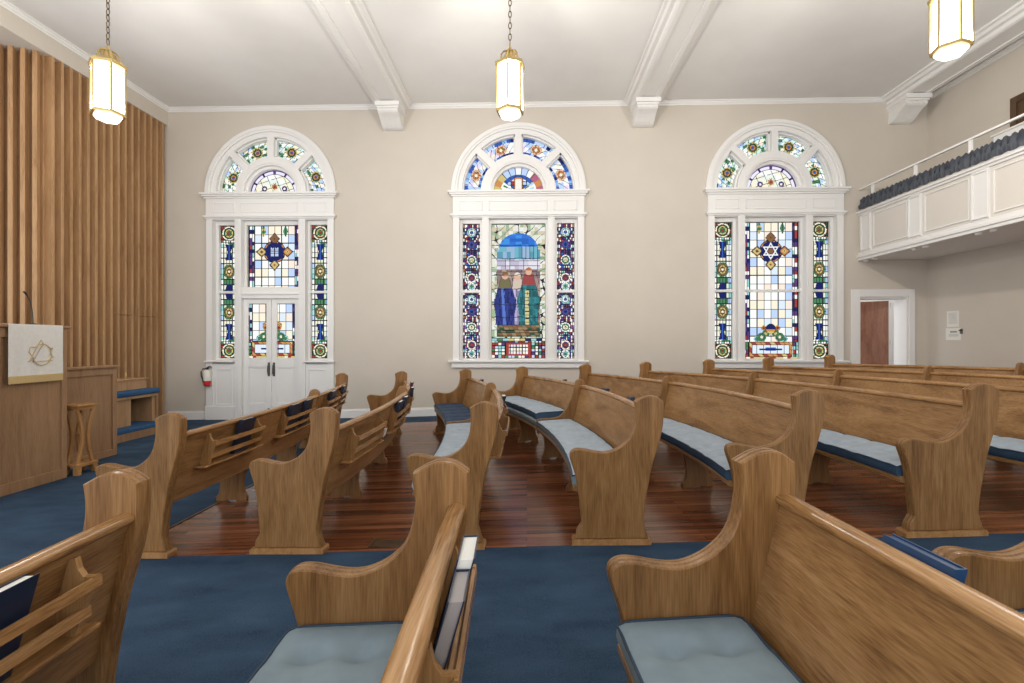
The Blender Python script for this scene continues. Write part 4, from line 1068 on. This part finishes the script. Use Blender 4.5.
sx, sy = -5.12, 5.58; z0 = fl(sx); zt = z0 + .79; org = (sx, sy, z0)
rt = thing('plant_stand', org, 'small honey wood stand with bowed legs before the partition', 'stand')
mb = MB(); mb.box(sx - .11, sx + .11, sy - .135, sy + .135, zt - .022, zt); mb.box(sx - .085, sx + .085, sy - .11, sy + .11, zt - .065, zt - .022); mb.build('top', honey, rt, org, bevel=.005)
for s1 in (-1, 1):
    for s2 in (-1, 1):
        mb = MB(); rings = []
        for i in range(15):
            t = i / 14; z = z0 + .10 + (zt - .065 - z0 - .10) * t; off = .035 + .065 * abs(2 * t - 1) ** 1.6
            yy_, xx_ = sy + s2 * off, sx + s1 * (.06)
            rings.append([(xx_ - .014, yy_ - .017, z), (xx_ + .014, yy_ - .017, z), (xx_ + .014, yy_ + .017, z), (xx_ - .014, yy_ + .017, z)])
        mb.loft(rings); mb.build('leg', honey, rt, org, bevel=.003)
        mb = MB(); mb.loft([[(sx + s1 * .075 - .03, sy + s2 * .115 - .022, z0), (sx + s1 * .075 + .03, sy + s2 * .115 - .022, z0), (sx + s1 * .075 + .03, sy + s2 * .115 + .022, z0), (sx + s1 * .075 - .03, sy + s2 * .115 + .022, z0)],
                            [(sx + s1 * .065 - .028, sy + s2 * .10 - .03, z0 + .085), (sx + s1 * .065 + .028, sy + s2 * .10 - .03, z0 + .085), (sx + s1 * .065 + .028, sy + s2 * .10 + .03, z0 + .085), (sx + s1 * .065 - .028, sy + s2 * .10 + .03, z0 + .085)]])
        mb.build('foot', honey, rt, org, bevel=.003)
mb = MB(); mb.box(sx - .10, sx + .10, sy - .135, sy + .135, z0 + .085, z0 + .12); mb.build('base_board', honey, rt, org, bevel=.004)
mb = MB(); mb.box(sx - .012, sx + .012, sy - .04, sy + .04, z0 + .43, z0 + .455); mb.build('stretcher', honey, rt, org)

# platform step and bench along the slat screen
BF = -6.12
mb = MB(); z0 = fl(BF); mb.box(XL - .0, BF, 5.9, 8.45, z0 - .03, z0 + .10); mb.box(BF, BF + .015, 5.9, 8.45, z0 - .03, z0 + .11)
o = mb.build('platform', pul, org=(BF, 7.5, z0)); tag(o, 'low wooden platform step under the blue bench', 'platform', kind='structure')
mb = MB(); mb.box(XL, BF - .01, 5.95, 8.43, z0 + .10, z0 + .17)
o = mb.build('platform_carpet', cover_b, org=(BF, 7.5, z0 + .1), bevel=.02); tag(o, 'blue carpet pad covering the low platform step', 'carpet', kind='structure')
zp = z0 + .17; zs = unz(393, -6.3, 8.3); org = (-6.5, 7.6, zp)
rt = thing('bench', org, 'brown wooden wall bench with a kneehole on the platform', 'bench')
mb = MB(); mb.box(XL + .02, -6.32, 6.6, 8.38, zs - .05, zs); mb.build('seat', slatw, rt, org, bevel=.004)
mb = MB(); mb.box(XL + .02, -6.36, 8.30, 8.36, zp, zs - .05); mb.build('leg', slatw, rt, org)
mb = MB(); mb.box(XL + .02, -6.36, 6.6, 7.85, zp, zs - .05); mb.build('base', slatw, rt, org)
mb = MB(); mb.box(XL + .02, XL + .06, 7.85, 8.30, zp, zs - .05); mb.build('back_panel', darkw, rt, org)
mb = MB(); mb.box(XL + .03, -6.28, 6.62, 8.40, zs, zs + .085)
o = mb.build('bench_cushion', cover_b, org=(-6.5, 7.6, zs), bevel=.025); tag(o, 'bright blue cushion on the wooden wall bench', 'cushion')
bz = zs + .086; mb = MB(); mb.box(-6.82, -6.45, 7.2, 8.30, bz, bz + .155); mb.box(-6.84, -6.43, 7.18, 8.32, bz + .155, bz + .175)
rt = thing('wooden_box', (-6.7, 7.5, bz), 'light brown wooden box with small finial on the blue bench', 'box'); mb.build('box_body', slatw, rt, (-6.7, 7.5, bz), bevel=.004)
mb = MB(); mb.lathe([(.03, bz + .175), (.03, bz + .19), (.010, bz + .20), (.014, bz + .23), (.004, bz + .28)], -6.55, 7.98, 12); mb.build('finial', brass, rt, (-6.7, 7.5, bz), smooth=50)

# fire extinguisher on the wall at the door casing
ex, ey = unx(207.5, WY - .09), WY - .10; zc = unz(386, ex, ey); org = (ex, ey, zc)
rt = thing('fire_extinguisher', org, 'red fire extinguisher with white label hung on wall left of the double doors', 'fire extinguisher')
mb = MB(); mb.lathe([(.045, zc), (.062, zc + .01), (.066, zc + .03), (.066, zc + .185)], ex, ey, 18); mb.build('cylinder', redp, rt, org, smooth=50)
mb = MB(); mb.lathe([(.0665, zc + .10), (.0675, zc + .105), (.0675, zc + .25), (.06, zc + .285), (.03, zc + .31), (.022, zc + .32)], ex, ey, 18); mb.build('label_band', paper, rt, org, smooth=50)
mb = MB(); mb.lathe([(.024, zc + .315), (.024, zc + .345)], ex, ey, 12); mb.box(ex - .015, ex + .085, ey - .012, ey + .012, zc + .345, zc + .36); mb.tube([(ex - .01, ey, zc + .35), (ex + .05, ey, zc + .385), (ex + .08, ey, zc + .38)], .009, 6); mb.build('handle', black, rt, org)
mb = MB(); mb.tube([(ex - .02, ey - .0, zc + .335), (ex - .09, ey, zc + .33), (ex - .12, ey, zc + .27), (ex - .115, ey, zc + .19), (ex - .085, ey, zc + .13), (ex - .075, ey, zc + .07)], [.012, .012, .012, .012, .014, .018], 8); mb.build('hose', black, rt, org, smooth=60)
mb = MB(); mb.box(ex - .03, ex + .03, ey + .06, WY, zc + .12, zc + .30); mb.build('wall_bracket', steel, rt, org)

# ------------------------------------------------------------------ light and camera
w = bpy.data.worlds.new('world'); S.world = w; w.use_nodes = True
bg = w.node_tree.nodes['Background']; bg.inputs[0].default_value = (0.97, 0.985, 1.0, 1); bg.inputs[1].default_value = 1.5
cam = bpy.data.cameras.new('camera'); cam.sensor_width = 36; cam.lens = F / 1024 * 36; cam.clip_start = .05
co = bpy.data.objects.new('camera', cam); COL.objects.link(co); co.location = (0, 0, EYE); co.rotation_euler = (radians(90), 0, YAW)
S.camera = co
S.view_settings.view_transform = 'Standard'; S.view_settings.look = 'None'; S.view_settings.gamma = 1; S.view_settings.use_curve_mapping = False
S.view_settings.exposure = 0.25
